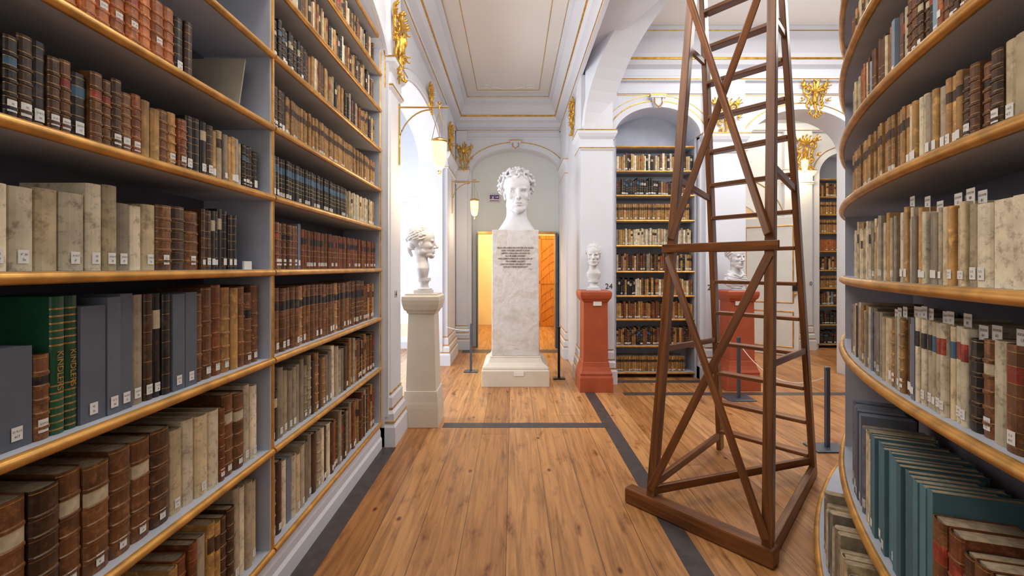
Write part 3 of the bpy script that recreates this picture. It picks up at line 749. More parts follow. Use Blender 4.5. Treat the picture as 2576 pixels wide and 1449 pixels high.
# ------------------------------------------------------------------ lanterns
def lantern(loc, rz, armL, drop, k=1.0, label='brass wall lantern with bell-shaped glass on a curved bracket', bracket=True, watts=10):
    o = empty('wall_lantern', loc, label, 'lamp', rz=rz)
    if bracket:
        V, F, mi = joinvf([boxvf(0, .012, -.012, .012, -.52*k, .03), tubevf([(0, 0, 0), (armL, 0, 0)], .008, 8),
            tubevf([(0.01, 0, -.36*k)]+[(.30*k*(1-math.cos(a)), 0, -.36*k+.34*k*math.sin(a)) for a in [i*pi/2/10 for i in range(1, 11)]], .007, 8)])
        obj('bracket', mesh('bracket', V, F, M_brass, smooth=True), o)
    lx = armL*.82
    V, F = tubevf([(lx, 0, 0), (lx, 0, -drop)], .003, 6); obj('rod', mesh('rod', V, F, M_brass), o)
    V, F = lathevf([(.0, .045*k), (.028*k, .04*k), (.024*k, .025*k), (.010*k, .025*k), (.010*k, -.02*k), (.0, -.02*k)], 16, (lx, 0, 0)); obj('smoke_cap', mesh('cap', V, F, M_brass, smooth=True), o)
    zz = -drop
    V, F = lathevf([(.0, .0), (.04*k, .0), (.074*k, -.018*k), (.078*k, -.03*k), (.070*k, -.038*k), (.0, -.038*k)], 20, (lx, 0, zz)); obj('crown', mesh('crown', V, F, M_brass, smooth=True), o)
    V, F = lathevf([(.068*k, -.038*k), (.066*k, -.12*k), (.060*k, -.20*k), (.045*k, -.26*k), (.018*k, -.285*k), (.001, -.288*k)], 24, (lx, 0, zz)); obj('glass_shade', mesh('glass', V, F, M_glow, smooth=True), o)
    V, F = lathevf([(.001, -.286*k), (.016*k, -.29*k), (.018*k, -.305*k), (.008*k, -.315*k), (.012*k, -.325*k), (.001, -.335*k)], 12, (lx, 0, zz)); obj('finial', mesh('fin', V, F, M_brass, smooth=True), o)
    for s in (-1, 1):
        V, F = tubevf([(lx, 0, zz+.24*k), (lx+s*.04*k, 0, zz+.12*k), (lx+s*.07*k, 0, zz-.02*k)], .003, 6); obj('hanger', mesh('h', V, F, M_brass), o)
    l = bpy.data.lights.new('lantern_light', 'POINT'); l.energy = watts; l.color = (1, .72, .42); l.shadow_soft_size = .09
    lo = bpy.data.objects.new('lantern_light', l); lo.location = (lx, 0, zz-.45*k); link(lo, o)
    return o
lantern((-1.030, 4.12, 2.94), 0, .45, .28)
lantern((-0.998, 7.5, 2.90), 0, .45, .28)
lantern((5.18, 8.32, 3.55), -pi/2, .25, .12, .8, 'brass wall lantern on pilaster beside the bookcase')

# ------------------------------------------------------------------ stanchions
def stanchion(x, y, h, mat, bw=.15):
    o = empty('barrier_post', (x, y, 0), 'slim dark metal barrier post with flat foot plate', 'barrier post')
    v, f = loftvf([(0, bw, bw*.7), (.012, bw, bw*.7), (.016, bw-.01, bw*.7-.01)]); obj('foot_plate', mesh('fp', v, f, mat), o)
    v, f = loftvf([(.016, .016, .016), (h, .016, .016)]); bev(obj('pole', mesh('pole', v, f, mat), o), .003)
    v, f = lathevf([(0.0, h), (.02, h), (.024, h+.01), (.02, h+.025), (0.0, h+.03)], 12); obj('cap', mesh('cap', v, f, mat, smooth=True), o)
stanchion(-0.60, 6.56, .67, M_steel, .10); stanchion(0.62, 6.15, .67, M_black, .08); stanchion(2.57, 5.2, .68, M_steel, .15); stanchion(2.60, 3.78, .65, M_steel, .14)
def rope(a, b, sag):
    pts = [tuple(Vector(a).lerp(Vector(b), i/16)-Vector((0, 0, sag*4*(i/16)*(1-i/16)))) for i in range(17)]
    v, f = tubevf(pts, .003, 6); o = obj('barrier_rope', mesh('rope', v, f, M_rope, smooth=True)); tag(o, 'thin white cord hanging between barrier posts', 'rope')
rope((-0.62, 6.56, .60), (-1.0, 6.9, .60), .02); rope((2.59, 5.18, .60), (2.585, 3.80, .58), .18)

# ------------------------------------------------------------------ ladder
lc = Vector((1.50, 3.04)); lu = Vector((.654, -.756)); lv = Vector((.667, .745))
def LP(su, sv, z, du=0.0):
    hw = (.67-.15*z/3.28)/2+du; hs = max(.02, (1.3-.32*z)/2)
    c = lc-lu*(.02*z/3.28)
    q = c+lu*(su*hw)+lv*(sv*hs); return Vector((q.x, q.y, z))
lad = empty('library_ladder', (1.50, 3.04, 0), 'tall dark brown wooden folding library ladder with crossed braces', 'ladder')
U3 = (lu.x, lu.y, 0); V3 = (lv.x, lv.y, 0)
for su in (-1, 1):
    for sv in (-1, 1):
        z0 = .09 if sv < 0 else 0.0
        beam('leg', LP(su, sv, z0), LP(su, sv, 3.9), .050 if sv < 0 else .036, .062 if sv < 0 else .085, M_lwood, lad, up=V3)
for i in range(15):
    z = .16+i*.245
    a = LP(-1, 1, z, -.016); b = LP(1, 1, z, -.016)
    beam('tread', a, b, .085, .026, M_lwood, lad)
def fb(n, p, q, w=.045, t=.02, off=-.035):
    o_ = Vector(V3)*off
    beam(n, Vector(p)+o_, Vector(q)+o_, t, w, M_lwood, lad, up=Vector((0, 0, 1)))
fb('cross_brace', LP(-1, -1, .14), LP(1, -1, 1.57)); fb('cross_brace', LP(1, -1, .14), LP(-1, -1, 1.57), off=-.056)
fb('cross_brace', LP(-1, -1, 1.68), LP(1, -1, 3.35)); fb('cross_brace', LP(1, -1, 1.68), LP(-1, -1, 3.35), off=-.056)
fb('crossbar', LP(-1, -1, 1.62, .05), LP(1, -1, 1.62, .05), .055, .024)
fb('crossbar', LP(-1, -1, 3.45, .03), LP(1, -1, 3.45, .03), .05, .024)
a = LP(-1, -1, .05, .17); b = LP(1, -1, .05, .04); beam('base_runner', a, b, .085, .098, M_lwood, lad, bw=.012)
beam('base_runner', LP(1, -1, .05), LP(1, 1, .05), .04, .08, M_lwood, lad)
beam('stretcher', LP(-1, -1, .125), LP(1, 1, .125), .03, .05, M_lwood, lad)
beam('stretcher', LP(-1, -1, .16), LP(-1, 1, .12), .03, .05, M_lwood, lad)
for su in (-1, 1):
    beam('side_strut', LP(su, -1, .98), LP(su, 1, .92), .022, .04, M_lwood, lad)
    beam('side_strut', LP(su, -1, 2.08), LP(su, 1, 2.02), .022, .045, M_lwood, lad)
    beam('side_strut', LP(su, -1, 3.0), LP(su, 1, 3.0), .022, .04, M_lwood, lad)
v_, f_ = boxvf(-.34, .34, -.12, .12, -.02, .02)
tp = obj('top_platform', mesh('top', v_, f_, M_lwood), lad); tp.location = (0, 0, 3.93); tp.rotation_euler = (0, 0, math.atan2(lu.y, lu.x))

# ------------------------------------------------------------------ bookcases
ZL = [.215, .672, 1.086, 1.49, 1.83, 2.15, 2.48, 2.81, 3.11, 3.39]
XF = -1.10; DEP = .30
bl = empty('bookcase', (XF, 2.08, 0), 'pale blue built-in bookcase with gilded shelf edges full of old books', 'bookcase')
def bx(name, x0, x1, y0, y1, z0, z1, mat, par, o0, bevel=0):
    v, f = boxvf(x0-o0[0], x1-o0[0], y0-o0[1], y1-o0[1], z0, z1); o = obj(name, mesh(name, v, f, mat), par)
    if bevel: bev(o, bevel)
    return o
O = (XF, 2.08)
bx('back_panel', XF-DEP-.02, XF-DEP, .36, 3.80, .02, 3.62, M_back, bl, O)
for y in (.37, 2.09, 3.79):
    u = bx('upright', XF-DEP, XF, y-.02, y+.02, 0.2, 3.60, M_shelf, bl, O)
    v, f = tubevf([(0, y-O[1], .215), (0, y-O[1], 3.55)], .009, 8); obj('gilt_edge', mesh('ge', v, f, M_edge, smooth=True), u)
bays = [(.39, 2.07), (2.11, 3.77)]
for z in ZL:
    for a, b in bays:
        s = bx('shelf', XF-DEP, XF, a, b, z-.030, z, M_shelf, bl, O)
        v, f = tubevf([(.004, a-O[1]-.015, z-.015), (.004, b-O[1]+.015, z-.015)], .0155, 10); obj('gilt_edge', mesh('ge', v, f, M_edge, smooth=True), s)
v, f = sweepvf([(0, .36-O[1], 0), (0, 1.7, 0)], [(0, -.3), (0, .018), (-.08, .018), (-.10, .008), (-.14, .008), (-.183, -.005), (-.183, -.3)], (1, 0, 0))
obj('plinth', fixn(mesh('plinth', v, f, M_wall)), bl)
bx('shelf_label', XF-.03, XF-.022, 1.91, 1.965, 1.4905, 1.525, M_card, bl, O)
v, f = boxvf(-.13, .13, -.003, .003, 0, .24)
cs_ = obj('cardboard_sheet', mesh('sheet', v, f, M_board), None, (XF-.17, 1.90, 2.1515)); cs_.rotation_euler = (math.radians(-12), 0, 0)
tag(cs_, 'grey-brown cardboard sheet leaning on an empty shelf', 'cardboard')

CX, CY, RR = 5.70, -.31, 4.80
brt = empty('bookcase', (CX, CY, 0), 'curved pale blue bookcase with gilded wooden shelf edges', 'bookcase')
ZR = [.10, .46, 1.087, 1.45, 1.82, 2.144, 2.48, 2.81, 3.11]
TH0, TH1 = math.radians(173), math.radians(133)
def arcpts(r, z, n=48): return [(r*math.cos(TH0+(TH1-TH0)*i/n), r*math.sin(TH0+(TH1-TH0)*i/n), z) for i in range(n+1)]
def sector(r0, r1, z0, z1, n=48):
    V = []; F = []
    for i in range(n+1):
        a = TH0+(TH1-TH0)*i/n; c, s = math.cos(a), math.sin(a)
        V += [(r0*c, r0*s, z0), (r1*c, r1*s, z0), (r1*c, r1*s, z1), (r0*c, r0*s, z1)]
    for i in range(n):
        for k in range(4):
            a = i*4+k; b = i*4+(k+1) % 4; F.append((a, b, b+4, a+4))
    F.append((0, 1, 2, 3)); F.append((n*4+3, n*4+2, n*4+1, n*4)); return V, F
BOUT = .11
for z in ZR:
    ro = RR+(BOUT if z == ZR[0] else 0)
    v, f = sector(RR-.30, ro, z-.032, z); s = obj('shelf', fixn(mesh('shelf', v, f, M_shelf)), brt)
    v, f = tubevf(arcpts(ro+.004, z-.016), .018, 10); obj('gilt_edge', mesh('ge', v, f, M_edge, smooth=True), s)
v, f = sector(RR-.32, RR-.30, 0.02, 3.6); obj('back_panel', fixn(mesh('bp', v, f, M_back)), brt)
v, f = sector(RR-.30, RR+BOUT-.02, 0, .068); obj('plinth', fixn(mesh('pl', v, f, M_shelf)), brt)
UPR = [TH0, math.radians(141.6), TH1]
for a in UPR:
    v, f = boxvf(RR-.30, RR-.004, -.016, .016, .07, 3.6); u = obj('upright', mesh('up', v, f, M_shelf), brt, rz=a)
v, f = sector(RR-.30, RR+.0, 3.6, H); o = obj('wall_inner', fixn(mesh('wi', v, f, M_wall)), None, (CX, CY, 0)); o['kind'] = 'structure'

ZN = [.08, .44, .80, 1.12, 1.45, 1.80, 2.14, 2.48, 2.81]
def niche_case(x0, x1, y0, dep, zs, label):
    o = empty('bookcase', ((x0+x1)/2, y0, 0), label, 'bookcase'); O2 = ((x0+x1)/2, y0)
    bx('back_panel', x0, x1, y0+dep, y0+dep+.015, 0, 3.2, M_shelf, o, O2)
    for x in (x0, x1-.03): bx('upright', x, x+.03, y0, y0+dep, 0, 3.25, M_shelf, o, O2)
    for z in zs+[3.14]:
        s = bx('shelf', x0+.03, x1-.03, y0, y0+dep, z-.028, z, M_shelf, o, O2)
        v, f = tubevf([(x0+.03-O2[0], 0, z-.014), (x1-.03-O2[0], 0, z-.014)], .014, 8); obj('gilt_edge', mesh('ge', v, f, M_edge, smooth=True), s)
niche_case(1.37, 2.49, 6.19, .30, ZN, 'pale blue niche bookcase with gilded shelf edges')
niche_case(5.63, 6.54, 8.46, .27, ZN, 'narrow niche bookcase seen through the passage arch')

# ------------------------------------------------------------------ books
def S(mat, sp='plain', title=None, lab=.75, box=False): return dict(m=mat, sp=sp, t=title, lab=lab, box=box)
ST = {
 'orange': [S('orange', 'bands', None), S('orange', 'bands', 'red')],
 'darkmix': [S('black', 'bands', 'cream'), S('dkbrown', 'bands', None), S('black', 'bands', 'navy'), S('dkbrown', 'lines', 'red'), S('black', 'lines')],
 'mid': [S('tan', 'bands', 'brown'), S('brown', 'bands', 'red'), S('honey', 'plain'), S('dkbrown', 'bands'), S('black', 'lines', 'navy'), S('brown', 'lines', 'black')],
 'brown': [S('brown', 'bands'), S('brown', 'bands', 'black'), S('dkbrown', 'bands'), S('redbrown', 'bands', 'red'), S('brown', 'lines', 'red')],
 'bigbrown': [S('dkbrown', 'bands'), S('brown', 'bands', 'cream'), S('brown', 'bands')],
 'tanset': [S('tan', 'lines', 'brown'), S('honey', 'lines', 'brown'), S('tan', 'bands', 'black')],
 'browntan': [S('brown', 'bands'), S('tan', 'bands'), S('honey', 'plain'), S('redbrown', 'bands')],
 'vellum': [S('vellum'), S('whitevel'), S('greyvel'), S('vellum', 'plain', 'cream')],
 'whitevel': [S('whitevel'), S('whitevel'), S('vellum')],
 'velmix': [S('vellum'), S('greyvel'), S('stone'), S('stone'), S('whitevel'), S('greyvel', 'bands'), S('tan', 'bands'), S('dkbrown'), S('bluegrey', box=True)],
 'velthin': [S('vellum'), S('greyvel'), S('whitevel'), S('honey'), S('stone'), S('vellum', 'plain', 'brown')],
 'halfvel': [S('whitevel', 'plain', 'black'), S('vellum', 'plain', 'navy'), S('whitevel', 'plain', 'red')],
 'creammix': [S('vellum'), S('whitevel'), S('black', 'lines'), S('tan', 'plain'), S('black', 'plain', 'cream'), S('honey'), S('brown', 'bands'), S('tan', 'lines', 'red')],
 'black': [S('black', 'lines'), S('black', 'plain', 'cream'), S('dkbrown', 'lines')],
 'navyset': [S('black', 'lines', 'navy')],
 'reddense': [S('redbrown', 'bands', 'black'), S('brown', 'bands', 'red'), S('brown', 'bands')],
 'tallset': [S('brown', 'lines', 'black'), S('tan', 'bands', 'black'), S('brown', 'bands', 'black')],
 'box': [S('bluegrey', 'flat', None, 1.0, True)],
 'green': [S('green', 'green', None, 0)],
 'teal': [S('teal', 'flat', None, .5)],
 'whitebox': [S('whitevel', 'flat', None, 0)],
 'mixall': [S('brown', 'bands', 'red'), S('tan', 'lines', 'black'), S('vellum'), S('dkbrown', 'bands'), S('redbrown', 'lines'), S('honey', 'plain', 'brown'), S('greyvel'), S('black', 'lines'), S('brown', 'lines')],
 'blumix': [S('lightblue', 'flat'), S('black', 'lines', 'red'), S('vellum', 'plain'), S('orange', 'lines'), S('dkbrown', 'bands', 'cream'), S('brown', 'bands')],
 'darkbrown': [S('dkbrown', 'bands'), S('black', 'bands'), S('brown', 'bands', 'cream')],
}
books = []
rb = random.Random(21)
def addbook(x, y, z, rz, t, d, h, st, group, tab=False, lean=0.0):
    books.append(dict(x=x, y=y, z=z, rz=rz, t=t, d=d, h=h, st=st, g=group, tab=tab, lean=lean))
def fill(placer, s0, segs, z, group, tab=0.0):
    s = s0
    for (s1, key, tr, hr) in segs:
        if key is None: s = s1; continue
        sts = ST[key]; hcur = rb.uniform(*hr); uniform = key in ('navyset', 'reddense', 'tallset', 'orange', 'teal', 'tanset', 'green', 'box')
        while True:
            t = rb.uniform(*tr)
            if s+t > s1: break
            h = hcur*rb.uniform(.985, 1.01) if uniform else rb.uniform(*hr)
            st = rb.choice(sts) if not uniform else sts[0] if rb.random() < .6 else rb.choice(sts)
            d = rb.uniform(.17, .225)
            placer(s+t/2, z, t, d, h, st, group, rb.random() < tab); s += t*1.03+.0012
def PL(s, z, t, d, h, st, g, tab):
    addbook(XF-.022-rb.uniform(0, .012), s, z+.0006, pi/2, t, d, h, st, g, tab)
def PR(s, z, t, d, h, st, g, tab):
    th = TH0-s/RR
    ro = RR+(BOUT if z == ZR[0] else 0)
    if z != ZR[0]:
        for u in UPR[1:-1]:
            if abs(th-u)*RR < t/2+.020: return
    r = ro-.018-rb.uniform(0, .015); addbook(CX+r*math.cos(th), CY+r*math.sin(th), z+.0006, th+pi/2, t, d, h, st, g, tab)
def PN(yf):
    def f(s, z, t, d, h, st, g, tab): addbook(s, yf+.02+rb.uniform(0, .02), z+.0006, 0, t, d, h, st, g, tab)
    return f
def spx(px):
    k = (px-1290)/1150; dx, dy = k, 1.0
    A = dx*dx+dy*dy; B = -2*(CX*dx+CY*dy); C = CX*CX+CY*CY-RR*RR; D = B*B-4*A*C
    if D < 0: t = -B/(2*A)
    else: t = (-B-math.sqrt(D))/(2*A)
    th = math.atan2(dy*t-CY, dx*t-CX); return (TH0-th)*RR
g = 'books on the wall bookcase'
fill(PL, .95, [(1.56, 'orange', (.042, .05), (.20, .205)), (1.65, 'black', (.03, .04), (.19, .205))], 2.15, g)
fill(PL, .93, [(1.13, 'darkmix', (.028, .042), (.18, .21)), (1.35, 'mid', (.026, .045), (.175, .205)), (1.62, 'browntan', (.03, .045), (.165, .19)), (1.72, 'black', (.028, .038), (.19, .20)), (1.92, 'velthin', (.018, .032), (.18, .20)), (2.04, 'darkmix', (.02, .04), (.175, .19))], 1.83, g)
fill(PL, .90, [(1.225, 'whitevel', (.05, .068), (.18, .205)), (1.32, 'vellum', (.04, .045), (.22, .24)), (1.49, 'velthin', (.04, .055), (.19, .215)), (1.69, 'brown', (.05, .07), (.19, .22)), (1.87, 'black', (.02, .03), (.215, .235))], 1.49, g)
fill(PL, .87, [(1.095, 'box', (.062, .068), (.23, .235)), (1.145, 'brown', (.038, .043), (.20, .21)), (1.225, 'green', (.034, .036), (.335, .34)), (1.31, 'box', (.068, .075), (.305, .32)), (1.365, 'box', (.04, .044), (.33, .335)), (1.43, 'vellum', (.045, .05), (.32, .34)), (1.54, 'black', (.03, .036), (.32, .335)), (1.69, 'box', (.055, .065), (.325, .33)), (1.93, 'browntan', (.04, .055), (.31, .35)), (2.05, 'brown', (.04, .05), (.30, .34))], 1.086, g)
fill(PL, 1.0, [(1.58, 'bigbrown', (.06, .075), (.29, .31)), (1.76, 'whitevel', (.05, .06), (.28, .30)), (1.80, 'browntan', (.03, .035), (.28, .30)), (1.95, 'bigbrown', (.06, .07), (.31, .33)), (2.04, 'whitevel', (.04, .045), (.31, .33))], .672, g)
fill(PL, 1.1, [(1.62, 'browntan', (.035, .06), (.24, .30)), (1.88, 'mixall', (.03, .05), (.30, .34)), (2.04, 'velmix', (.03, .045), (.34, .38))], .215, g)
g = 'books in the end bay of the wall bookcase'
fill(PL, 2.13, [(3.75, 'mixall', (.018, .032), (.17, .21))], 3.11, g)
fill(PL, 2.13, [(3.75, 'creammix', (.018, .032), (.17, .22))], 2.81, g)
fill(PL, 2.13, [(2.55, 'darkmix', (.026, .036), (.19, .22)), (3.1, 'creammix', (.022, .032), (.18, .22)), (3.75, 'mixall', (.02, .03), (.18, .22))], 2.48, g)
fill(PL, 2.13, [(2.3, 'darkmix', (.03, .04), (.205, .215)), (3.75, 'tanset', (.024, .03), (.19, .20))], 2.15, g)
fill(PL, 2.13, [(3.15, 'navyset', (.026, .030), (.195, .20)), (3.75, 'velthin', (.024, .03), (.185, .20))], 1.83, g)
fill(PL, 2.13, [(2.42, 'brown', (.034, .042), (.22, .225)), (2.455, 'box', (.029, .031), (.235, .24)), (3.75, 'reddense', (.026, .034), (.21, .215))], 1.49, g)
fill(PL, 2.13, [(3.5, 'tallset', (.042, .052), (.31, .32)), (3.75, 'mixall', (.03, .04), (.27, .30))], 1.086, g)
fill(PL, 2.13, [(2.2, 'black', (.03, .035), (.24, .25)), (3.2, 'velmix', (.035, .055), (.29, .34)), (3.75, 'mixall', (.03, .045), (.26, .33))], .672, g)
fill(PL, 2.13, [(2.9, 'velmix', (.035, .055), (.30, .36)), (3.75, 'mixall', (.03, .05), (.28, .36))], .215, g)
g = 'books on the curved bookcase'
s0 = spx(2640)
fill(PR, spx(2500), [(spx(2135)+.1, 'blumix', (.02, .032), (.18, .22))], 2.144, g)
fill(PR, spx(2480), [(spx(2135)+.1, 'mixall', (.02, .032), (.18, .22))], 2.48, g)
fill(PR, s0, [(spx(2450), 'whitevel', (.035, .045), (.175, .195)), (spx(2380), 'brown', (.03, .04), (.17, .19)), (spx(2330), 'tanset', (.022, .03), (.19, .2)), (spx(2250), 'velthin', (.025, .035), (.18, .20)), (spx(2135)+.12, 'tanset', (.02, .03), (.18, .21))], 1.82, g)
fill(PR, s0, [(spx(2440), 'whitebox', (.055, .075), (.20, .21)), (spx(2390), 'whitevel', (.04, .06), (.20, .21)), (spx(2330), 'velthin', (.018, .03), (.20, .22)), (spx(2135)+.12, 'velthin', (.018, .03), (.20, .25))], 1.45, g, .3)
fill(PR, s0, [(spx(2530), 'darkbrown', (.04, .055), (.23, .25)), (spx(2480), 'brown', (.045, .055), (.24, .25)), (spx(2440), 'vellum', (.04, .05), (.24, .25)), (spx(2385), 'darkbrown', (.04, .055), (.22, .24)), (spx(2280), 'halfvel', (.022, .032), (.25, .26)), (spx(2135)+.12, 'velmix', (.022, .035), (.22, .26))], 1.087, g, .65)
fill(PR, s0, [(spx(2440), 'box', (.07, .09), (.31, .32)), (spx(2305), 'brown', (.05, .07), (.30, .33)), (spx(2168), 'teal', (.032, .04), (.38, .385)), (spx(2148), 'velmix', (.03, .04), (.34, .38)), (spx(2135)+.12, 'box', (.04, .06), (.38, .40))], .46, g)
fill(PR, spx(2500), [(spx(2135)+.25, 'velmix', (.03, .045), (.24, .30))], .10, g)
g = 'books in the niche bookcase'
ns = ['tanset', 'mid', 'browntan', 'creammix', 'mixall', 'velthin', 'tanset', 'darkmix', 'creammix']
PNa = PN(6.19); PNb = PN(8.46)
for z, k in zip(ZN, ns):
    e = 2.45 if k not in ('tanset',) else 2.45-rb.uniform(0, .2)
    hr = (.19, .24) if z != 2.14 else (.2, .22)
    if k == 'darkmix': fill(PNa, 1.41, [(2.0, 'darkmix', (.022, .035), hr), (2.45, 'creammix', (.022, .04), (.16, .2))], z, g)
    else: fill(PNa, 1.41, [(e, k, (.018, .034), hr)], z, g)
for z, k in zip(ZN, ['darkmix', 'darkmix', 'blumix', 'tanset', 'mixall', 'orange', 'tanset', 'tanset', 'mid']):
    fill(PNb, 5.67, [(6.5, k, (.025, .045), (.2, .25))], z, 'books in the far niche')

vis = []
for b in books:
    rz = b['rz']; out = Vector((math.sin(rz), -math.cos(rz)))
    px = [proj(b['x'], b['y'], b['z']+q*b['h']) for q in (0, 1)]
    if min(p[0] for p in px) > 2576+70 or max(p[0] for p in px) < -70: continue
    if min(p[1] for p in px) > 1449+15 or max(p[1] for p in px) < -15: continue
    dd_ = math.hypot(b['x'], b['y']); view = Vector((-b['x'], -b['y'])).normalized()
    b['score'] = b['h']*(b['t']*max(.12, out.dot(view)))/dd_**2; vis.append(b)
vis.sort(key=lambda b: -b['score'])
print('BOOKS visible', len(vis))
NI = 300
LABELTXT = ['N 24', '4° 36', 'XXXV', 'O 9:13', '92', 'XXXVI', 'G 3', 'H 417']
DESC = {'orange': 'orange-brown leather', 'dkbrown': 'dark brown worn leather', 'brown': 'brown leather', 'redbrown': 'red-brown leather', 'tan': 'tan leather', 'honey': 'light brown leather',
 'vellum': 'cream vellum', 'greyvel': 'stained grey vellum', 'whitevel': 'pale white vellum', 'black': 'black leather', 'bluegrey': 'blue-grey cloth', 'teal': 'teal cloth', 'green': 'dark green gold-patterned', 'navy': 'navy', 'red': 'red', 'stone': 'grey-brown paper', 'lightblue': 'light blue cloth'}
def spine_y(x, t, r): return r*(1-math.sqrt(max(0, 1-min(1, (2*x/t))**2)))
def book_cover(t, d, h, st):
    sp = st['sp']; r = 0.0 if sp in ('flat',) or st['box'] else min(.22*t, .012)
    lv = []
    def add(z, b, m): lv.append((z, b, m))
    g_ = 0.0014
    if sp == 'bands':
        fr = [.14, .30, .46, .62, .78]; add(0, 0, 0)
        for i, q in enumerate(fr):
            z = q*h; add(z-.0062, 0, 1); add(z-.0050, 0, 0); add(z-.003, .0030, 0); add(z+.003, .0030, 0); add(z+.0050, 0, 1)
            add(z+.0062, 0, 2 if (st['t'] and i == 3) else 0)
        add(h-.008, 0, 1); add(h-.006, 0, 0); add(h, 0, 0)
    elif sp == 'lines':
        add(0, 0, 0); qs = [.06, .2, .36, .52, .64, .80, .93]
        for i, q in enumerate(qs):
            add(q*h, 0, 1); add(q*h+g_, 0, 2 if (st['t'] and i == 4) else 0)
        add(h, 0, 0)
    elif sp == 'green':
        add(0, 0, 0); z = .01
        while z < h-.03:
            add(z, 0, 1); add(z+.004, 0, 0); z += .018 if (z < h*.3 or z > h*.62) else .10
        add(h, 0, 0)
    elif st['t']:
        add(0, 0, 0); add(h*.66, 0, 2); add(h*.84, 0, 0); add(h, 0, 0)
    else: add(0, 0, 0); add(h, 0, 0)
    n = 7; xs = [-t/2*math.cos(pi*i/(n-1)) for i in range(n)]
    outl = [(-t/2, d)]+[(x, spine_y(x, t, r) if r else 0) for x in xs]+[(t/2, d)]
    cth = .0025; inn = [(-t/2+cth, d)]+[(x*(1-2*cth/t), (spine_y(x, t, r) if r else 0)+cth) for x in xs]+[(t/2-cth, d)]
    m = len(outl); V = []; F = []; MI = []
    for z, b, _ in lv:
        for i, (x, y) in enumerate(outl): V.append((x, y-(b if 1 < i < m-2 else 0), z))
    k0 = len(lv)*m
    for z in (0, h):
        for x, y in inn: V.append((x, y, z))
    for L_ in range(len(lv)-1):
        mi = lv[L_][2]
        for i in range(m-1):
            F.append((L_*m+i, L_*m+i+1, (L_+1)*m+i+1, (L_+1)*m+i)); MI.append(mi if 0 < i < m-2 else 0)
    last = (len(lv)-1)*m
    for i in range(m-1):
        F.append((k0+i+1, k0+i, k0+m+i, k0+m+i+1)); MI.append(0)
        F.append((i+1, i, k0+i, k0+i+1)); MI.append(0)
        F.append((last+i, last+i+1, k0+m+i+1, k0+m+i)); MI.append(0)
    F.append(tuple([L_*m for L_ in range(len(lv))]+[k0+m, k0])); MI.append(0)
    F.append(tuple([k0+m-1, k0+2*m-1]+[L_*m+m-1 for L_ in reversed(range(len(lv)))])); MI.append(0)
    mats = [LM[st['m']], M_gilt, TM.get(st['t'] or 'red')]
    me = mesh('book_cover', V, F, mats, MI)
    return me, r
def patch(t, r, w, z0, z1, off, mat, cy=0):
    n = 5; V = []; F = []
    for z in (z0, z1):
        for i in range(n): x = -w/2+w*i/(n-1); V.append((x, (spine_y(x, t, r) if r else 0)-off, z))
    for i in range(n-1): F.append((i, i+1, i+1+n, i+n))
    return mesh('spine_label', V, F, mat)
rl = random.Random(99)
for idx, b in enumerate(vis[:NI]):
    st = b['st']; t, d, h = b['t'], b['d'], b['h']
    me, r = book_cover(t, d, h, st)
    nmn = 'archive_box' if st['box'] else 'book'
    o = obj(nmn, me, None, (b['x'], b['y'], b['z']), b['rz'])
    lab = DESC[st['m']]
    if st['box']: tag(o, 'blue-grey archival box standing among old books', 'box', b['g'])
    else: tag(o, lab+' book'+(' with raised spine bands' if st['sp'] == 'bands' else ' with gilt spine lines' if st['sp'] == 'lines' else ' with a plain spine')+', upright on shelf', 'book', b['g'])
    v, f = boxvf(-t/2+.0026, t/2-.0026, r+.004, d-.004 if not st['box'] else d-.001, .003, h-.0035 if not st['box'] else h-.001)
    obj('pages' if not st['box'] else 'box_lid', mesh('pages', v, f, M_paper if not st['box'] else LM['bluegrey']), o)
    if rl.random() < st['lab'] and t > .018:
        w = min(.024, t*.72); z0 = .018; z1 = z0+w*1.3
        if st['m'] == 'orange': z0 = .055; z1 = z0+w*1.1
        lo = obj('spine_label', patch(t, r, w, z0, z1, .0016, M_card), o)
        if idx < 170:
            s_ = w*.30; tx = rl.choice(LABELTXT)
            text(tx, s_, M_ink, (0, -.0022, z0+(z1-z0)*.66), (pi/2, 0, 0), lo, ext=0.0)
            text(rl.choice(['36', '417', '12', '2a', '8°']), s_*1.1, M_ink, (0, -.0022, z0+(z1-z0)*.28), (pi/2, 0, 0), lo, ext=0.0)
    if st['sp'] == 'green':
        text('KINDLERS', t*.62, M_gilt, (0, -.002, h*.46), (pi/2, pi/2, 0), o, ext=.0004)
    if b['tab']:
        tw = .034
        v, f = boxvf(-tw/2, tw/2, .020, .021, h-.04, h+.034)
        sl = obj('paper_slip', mesh('slip', v, f, M_card), o)
        text('XXXVII', .009, M_ink, (0, .0195, h+.022), (pi/2, 0, 0), sl, ext=0.0)
        text(str(rl.randint(10, 99)), .010, M_ink, (0, .0195, h+.009), (pi/2, 0, 0), sl, ext=0.0)
V = []; F = []; C = []
TC = {'red': (.30, .03, .02), 'black': (.02, .018, .018), 'navy': (.05, .13, .22), 'cream': (.5, .43, .3), 'brown': (.06, .026, .013)}
